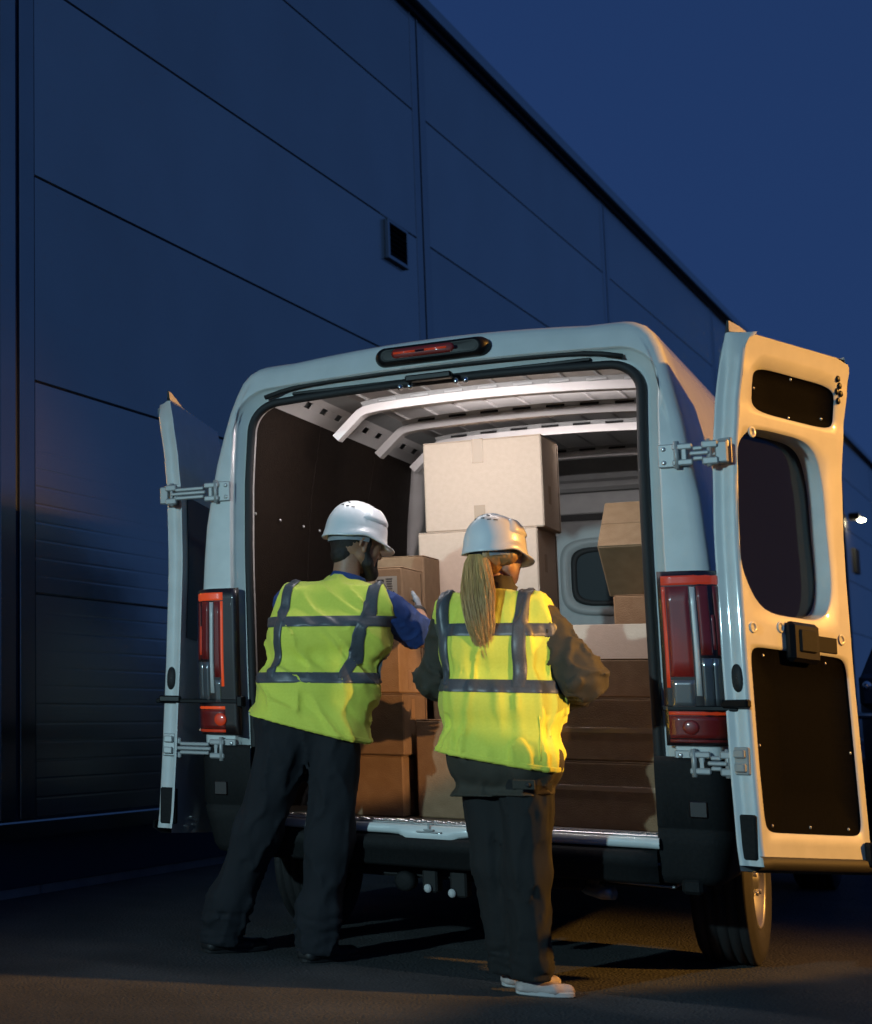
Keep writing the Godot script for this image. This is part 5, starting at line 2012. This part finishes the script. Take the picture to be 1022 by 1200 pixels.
func make_woman() -> void:
	var t := person_node("woman with long blonde ponytail, white helmet and yellow vest over an olive jacket", Vector3.ZERO)
	var zc := 0.36
	var hipL := Vector3(0.265, 0.86, 0.34)
	var hipR := Vector3(0.43, 0.86, 0.39)
	var kneeL := Vector3(0.285, 0.46, 0.31)
	var kneeR := Vector3(0.415, 0.46, 0.37)
	var ankL := Vector3(0.305, 0.09, 0.23)
	var ankR := Vector3(0.40, 0.09, 0.315)
	var shL := Vector3(0.175, 1.405, 0.335)
	var shR := Vector3(0.490, 1.395, 0.345)
	var elL := Vector3(0.085, 1.165, 0.26)
	var elR := Vector3(0.625, 1.165, 0.37)
	var wrL := Vector3(0.19, 1.075, 0.055)
	var wrR := Vector3(0.545, 1.085, 0.125)
	var neck := Vector3(0.335, 1.485, 0.315)
	var head := Vector3(0.330, 1.630, 0.300)
	var F := Vector3(0.40, 0, -0.92)
	var HB := basis_from(F, -0.10, 0.05)
	var st := S()
	surface_net(st, {"k": 0.05, "bones": [
		[Vector3(0.28, 0.93, 0.35), Vector3(0.42, 0.93, 0.39), 0.095, 0.095], [Vector3(0.31, 1.12, 0.34), Vector3(0.38, 1.12, 0.36), 0.08, 0.08],
		[Vector3(0.28, 1.30, 0.33), Vector3(0.41, 1.30, 0.36), 0.085, 0.085], [shL, shR, 0.04, 0.04],
		[hipL, kneeL, 0.075, 0.052], [kneeL, ankL, 0.05, 0.035], [hipR, kneeR, 0.075, 0.052], [kneeR, ankR, 0.05, 0.035],
		[neck + Vector3(-0.01, -0.06, 0.01), head + Vector3(-0.015, -0.05, 0.02), 0.048, 0.046],
		[shL, elL, 0.045, 0.036], [elL, wrL, 0.036, 0.025], [shR, elR, 0.045, 0.036], [elR, wrR, 0.036, 0.025],
	]}, 0.012)
	surface_net(st, {"k": 0.022, "bones": head_bones(head, HB, 0.97)}, 0.0045)
	ears(st, head, HB, 0.97)
	hand(st, wrL, Vector3(0.10, -0.02, -0.25), Vector3(0.9, 0, 0.3), Vector3(0.1, 0.9, 0.0), 0.45, 0.92)
	hand(st, wrR, Vector3(-0.10, -0.02, -0.25), Vector3(-0.9, 0, 0.2), Vector3(0.1, 0.9, 0.0), 0.45, 0.92)
	obj("body", st, M["skin_fair"], t)
	face_parts(t, head, HB, M["hair_dark"])
	# hair: a cap under the helmet and a ponytail made of many strands
	var q := func(x: float, y: float, z: float) -> Vector3:
		return head + HB * (Vector3(x, y, z) * 0.97)
	st = S()
	surface_net(st, {"k": 0.02, "amp": 0.0025, "noise": folds(21, 60.0), "stretch": Vector3(1, 0.3, 1), "bones": [[q.call(0, 0.03, 0.03), q.call(0, 0.02, 0.0), 0.083, 0.078], [q.call(0, -0.02, 0.042), q.call(0, -0.035, 0.05), 0.066, 0.056], [q.call(-0.06, 0.0, -0.005), q.call(-0.062, -0.03, 0.02), 0.02, 0.016], [q.call(0.058, 0.005, 0.0), q.call(0.06, -0.02, 0.025), 0.02, 0.016], [q.call(0.064, 0.02, -0.045), q.call(0.066, -0.012, 0.01), 0.022, 0.024], [q.call(0.066, -0.012, 0.01), q.call(0.02, -0.02, 0.085), 0.026, 0.03], [q.call(-0.064, 0.02, -0.045), q.call(-0.066, -0.012, 0.01), 0.022, 0.024], [q.call(-0.066, -0.012, 0.01), q.call(-0.02, -0.02, 0.085), 0.026, 0.03]]}, 0.005)
	var hair_cap := obj("hair", st, M["hair_blonde_cap"], t)
	st = S()
	var rng := RandomNumberGenerator.new()
	rng.seed = 4
	var root := q.call(0.0, -0.012, 0.108) as Vector3
	for i in 2400:
		var a := rng.randf() * TAU
		var rr := sqrt(rng.randf())
		var ln := rng.randf_range(0.66, 1.0)
		if rng.randf() < 0.12:
			ln = rng.randf_range(0.5, 0.75)
		var tone := rng.randf_range(0.78, 1.12)
		st.set_color(Color(0.64 * tone, 0.40 * tone * rng.randf_range(0.94, 1.05), 0.16 * tone * rng.randf_range(0.85, 1.1)))
		var path := []
		var rad := []
		var wav := rng.randf() * TAU
		for k in 11:
			var u := k / 10.0 * ln
			var cx := Vector3(lerpf(root.x, 0.300, smoothstep(0.0, 0.4, u)) + 0.022 * u * u, root.y + 0.025 * sin(minf(u * 3.0, PI)) * 0.5 - 0.405 * u, root.z + 0.05 * sin(minf(u * 3.0, PI)) + 0.062 * u)
			var wide := lerp_table([[0.0, 0.028], [0.12, 0.046], [0.4, 0.060], [0.7, 0.050], [0.9, 0.028], [1.0, 0.010]], u)
			var deep := wide * 0.55
			path.append(cx + Vector3(cos(a) * rr * wide + 0.006 * sin(u * 7.0 + wav), 0.0, sin(a) * rr * deep + 0.004 * cos(u * 6.0 + wav)))
			rad.append(0.0013 * (1.0 - 0.75 * u / ln))
		tube(st, path, rad, 4, false)
	var pony := obj("ponytail", st, M["hair_blonde"], t)
	pony.set_meta("kind", "stuff")
	st = S()
	tube(st, [root + HB * Vector3(0, 0.004, -0.008), root + HB * Vector3(0, -0.004, 0.01)], 0.028, 14)
	obj("hair_tie", st, M["rubber"], t)
	helmet(t, head + HB * Vector3(0, 0.030, 0.004), HB * Basis(Vector3.RIGHT, -0.02), 0.90)
	# trousers
	net("trousers", {"k": 0.04, "amp": 0.008, "noise": folds(23, 6.5), "stretch": Vector3(1.4, 0.38, 1.4), "bunch": [0.09, 0.006], "planes": [Plane(Vector3.DOWN, -0.055), Plane(Vector3.UP, 0.90)], "bones": [
		[Vector3(0.275, 0.86, 0.35), Vector3(0.42, 0.86, 0.37), 0.112, 0.112], [hipL, kneeL, 0.098, 0.078], [kneeL, ankL - Vector3(0, 0.04, 0), 0.076, 0.068], [hipR, kneeR, 0.098, 0.080], [kneeR, ankR - Vector3(0, 0.04, 0), 0.078, 0.070]]}, 0.010, M["dark_trousers"], t)
	for a in [[Vector3(0.285, 0, 0.19), Vector3(0.14, 0, -0.10)], [Vector3(0.365, 0, 0.315), Vector3(0.145, 0, -0.055)]]:
		st = S()
		shoe(st, a[0], a[0] + a[1], 0.062, 0.033)
		var sh := obj("shoe", st, M["shoe_pale"], t)
		st = S(false)
		sole(st, a[0], a[0] + a[1], 0.031)
		obj("sole", st, M["shoe_sole"], sh)
	# jacket: sleeves and collar, and the skirt that shows below the vest
	net("jacket", {"k": 0.04, "amp": 0.014, "noise": folds(25, 6.5), "stretch": Vector3(1.1, 0.9, 1.1), "turn": Basis(Vector3.BACK, 0.6), "bones": [
		[Vector3(0.29, 1.25, 0.33), Vector3(0.40, 1.25, 0.34), 0.08, 0.08], [shL, shR, 0.05, 0.05],
		[shL + Vector3(-0.01, -0.03, 0), elL, 0.066, 0.077], [elL, elL.lerp(wrL, 0.85), 0.078, 0.050], [shR + Vector3(0.02, -0.045, 0), elR, 0.068, 0.081], [elR, elR.lerp(wrR, 0.85), 0.082, 0.052], [neck + Vector3(-0.005, -0.05, 0.01), neck + Vector3(0.0, 0.015, 0.0), 0.07, 0.064]]}, 0.009, M["olive_jacket"], t)
	net("jacket_skirt", {"k": 0.04, "amp": 0.007, "noise": folds(27, 5.0), "stretch": Vector3(1.3, 0.5, 1.3), "planes": [Plane(Vector3(0.06, -1, 0).normalized(), Vector3(0.06, -1, 0).normalized().dot(Vector3(0.35, 0.725, 0.36))), Plane(Vector3.UP, 0.93)], "bones": [
		[Vector3(0.265, 0.62, 0.362), Vector3(0.432, 0.62, 0.392), 0.150, 0.150], [Vector3(0.275, 0.86, 0.362), Vector3(0.425, 0.86, 0.378), 0.132, 0.130]]}, 0.009, M["olive_jacket"], t)
	st = S()
	sphere(st, Vector3(0.47, 0.775, 0.544), Vector3(0.009, 0.009, 0.005), Basis(), 6)
	obj("button", st, M["rubber"], t)
	st = S(false)
	bbox(st, Transform3D(Basis(Vector3.UP, 0.25), Vector3(0.455, 0.775, 0.538)), Vector3(0.075, 0.035, 0.008), 0.003)
	obj("waist_tab", st, M["olive_jacket"], t)
	# vest
	var upR := (shR - shL).normalized()
	var V := {"k": 0.05, "amp": 0.014, "noise": folds(29, 4.0), "stretch": Vector3(1.8, 0.28, 1.8), "bones": [
		[shL, shR, 0.088, 0.088], [neck + Vector3(-0.01, -0.06, 0.01), neck + Vector3(-0.01, -0.04, 0.0), 0.080, 0.075],
		[Vector3(0.26, 1.27, 0.345), Vector3(0.42, 1.27, 0.35), 0.135, 0.135], [Vector3(0.265, 1.07, 0.36), Vector3(0.43, 1.07, 0.365), 0.143, 0.145], [Vector3(0.265, 0.86, 0.375), Vector3(0.412, 0.86, 0.385), 0.156, 0.146]],
		"planes": [Plane(Vector3(-0.16, -1, 0).normalized(), Vector3(-0.16, -1, 0).normalized().dot(Vector3(0.35, 0.845, 0.4))), armhole(shR, upR, 0.040), armhole(shL, -upR, 0.055),
			Plane(Vector3(0.0, 1, -0.35).normalized(), Vector3(0.0, 1, -0.35).normalized().dot(neck + Vector3(0, -0.010, 0)))]}
	var vest := net("vest", V, 0.0085, M["hi_vis"], t)
	vest_tape(vest, V, Vector3(0.335, 1.34, 0.35), Vector3(0.34, 1.13, 0.36), upR, Vector3(0, 1, 0), [[-0.168, -0.168], [0.115, 0.125]], 0.048, Vector3(-0.12, 0, 0.99))
	hem_band(vest, V, Vector3(0.35, 0.845, 0.38), -0.16, upR)
	st = S()
	var pk := []
	for i in 14:
		var y := lerpf(1.02, 0.86, i / 13.0)
		var p := hit(V, Vector3(0.505, y, 0.9), Vector3(0, 0, -1), 0.7)
		pk.append(p + Vector3(0, 0, 0.002))
	tube(st, pk, 0.0022, 5)
	obj("pocket_seam", st, M["hi_vis"], vest)

# ---------------------------------------------------------------- the parked car beyond the van
func make_car() -> void:
	var t := thing("parked_car", "dark parked car ahead of the van, only its corner showing right of the open door", "car", Vector3(1.84, 0, -6.7))
	var prof := [Vector2(0.02, 0.42), Vector2(0.0, 0.62), Vector2(0.03, 0.95), Vector2(0.06, 1.12), Vector2(0.16, 1.30), Vector2(0.34, 1.60), Vector2(0.48, 1.665), Vector2(1.4, 1.70), Vector2(2.2, 1.66), Vector2(2.95, 1.22), Vector2(3.3, 1.12), Vector2(4.0, 1.0), Vector2(4.2, 0.8), Vector2(4.22, 0.5), Vector2(4.15, 0.40)]
	var rows := []
	for p in prof:
		var half: float = 0.90 - 0.19 * smoothstep(1.05, 1.7, p.y) - 0.12 * smoothstep(3.6, 4.22, p.x) - 0.08 * smoothstep(0.2, 0.0, p.x)
		var row := []
		for i in 25:
			var u := -1.0 + i / 12.0
			var bulge := (1.0 - pow(absf(u), 4.0)) * 0.06
			row.append(Vector3(half * u, p.y + (bulge if p.y > 1.5 else 0.0), -p.x + (bulge if p.x < 0.3 else 0.0)))
		rows.append(row)
	var st := S()
	grid(st, rows)
	for e in [0, 24]:
		for i in range(1, prof.size() - 1):
			tri(st, rows[0][e], rows[i][e], rows[i + 1][e])
	obj("car_body", st, M["car_paint"], t)
	st = S()
	grid(st, [[Vector3(-0.62, 1.22, -0.075), Vector3(0, 1.22, -0.03), Vector3(0.62, 1.22, -0.075)], [Vector3(-0.56, 1.58, -0.30), Vector3(0, 1.6, -0.25), Vector3(0.56, 1.58, -0.30)]])
	obj("rear_window", st, M["dark_glass"], t)
	for s in [-1, 1]:
		st = S(false)
		bbox(st, at(Vector3(0.70 * s, 1.20, -0.06)), Vector3(0.26, 0.24, 0.16), 0.03)
		var lamp := obj("tail_lamp", st, M["lamp_housing"], t)
		st = S()
		sphere(st, Vector3(0.78 * s, 1.235, 0.02), Vector3(0.03, 0.035, 0.012), Basis(), 8)
		sphere(st, Vector3(0.70 * s, 1.19, 0.02), Vector3(0.02, 0.025, 0.012), Basis(), 8)
		var bulb := obj("lamp_reflector", st, M["chrome"], lamp)
		bulb.set_meta("kind", "stuff")
		for z in [-0.85, -3.35]:
			var xf := Transform3D(Basis(Vector3(0, 1, 0), Vector3(s, 0, 0), Vector3(0, 0, 1)), Vector3(0.79 * s, 0.35, z))
			st = S()
			disc_lathe(st, xf, [[0.21, -0.1], [0.33, -0.10], [0.352, -0.07], [0.352, 0.07], [0.33, 0.105], [0.21, 0.10]], 36)
			var ty := obj("tyre", st, M["tyre_rubber"], t)
			st = S()
			disc_lathe(st, xf, [[0.215, 0.10], [0.19, 0.07], [0.06, 0.06], [0.001, 0.075]], 30)
			obj("rim", st, M["rim_metal"], ty)
	st = S()
	tube(st, [Vector3(-0.88, 1.02, -0.06), Vector3(-0.6, 1.03, 0.045), Vector3(0, 1.04, 0.07), Vector3(0.6, 1.03, 0.045), Vector3(0.88, 1.02, -0.06)], 0.025, 8)
	obj("trim_bar", st, M["chrome"], t)
	st = S(false)
	bbox(st, at(Vector3(0, 0.52, 0.02)), Vector3(1.6, 0.26, 0.14), 0.04)
	obj("rear_bumper", st, M["bumper_plastic"], t)
	var other: Node3D = t.duplicate()
	other.name = numbered("parked_car")
	add_child(other)
	other.position = Vector3(4.45, 0, 1.35)
	other.set_meta("label", "second dark car, beside the van to the right and outside the picture")
	for c in [t, other]:
		c.set_meta("group", "cars parked in the yard")

func _ready() -> void:
	make_materials()
	make_view()
	yard_lamp(Vector3(14.5, 0, -5.2), Vector3(14.0, 6.65, -5.2), Vector3(1.25, 1.85, -0.75), Color(1.0, 0.45, 0.07).linear_to_srgb(), 560.0, 0.3, M["warm_lamp_glow"], "sodium street lamp to the right of the van, outside the picture", "street_lamp", 10.0)
	yard_lamp(Vector3(-2.35, 0, 10.0), Vector3(-2.35, 3.3, 9.6), Vector3(0.1, 1.3, 0.0), Color(0.57, 0.90, 1.0).linear_to_srgb(), 50.0, 0.10, M["cool_lamp_glow"], "cool white yard lamp behind the two workers, outside the picture", "yard_lamp", 16.0)
	work_light(Vector3(8.08, 0, 4.61), Vector3(8.08, 2.35, 4.61), Vector3(0.72, 1.20, 0.36), Color(1.0, 0.56, 0.24).linear_to_srgb(), 120.0, 2.5)
	make_ground()
	make_warehouse()
	make_van()
	make_boxes()
	make_man()
	make_woman()
	make_wall_lamp()
	make_car()
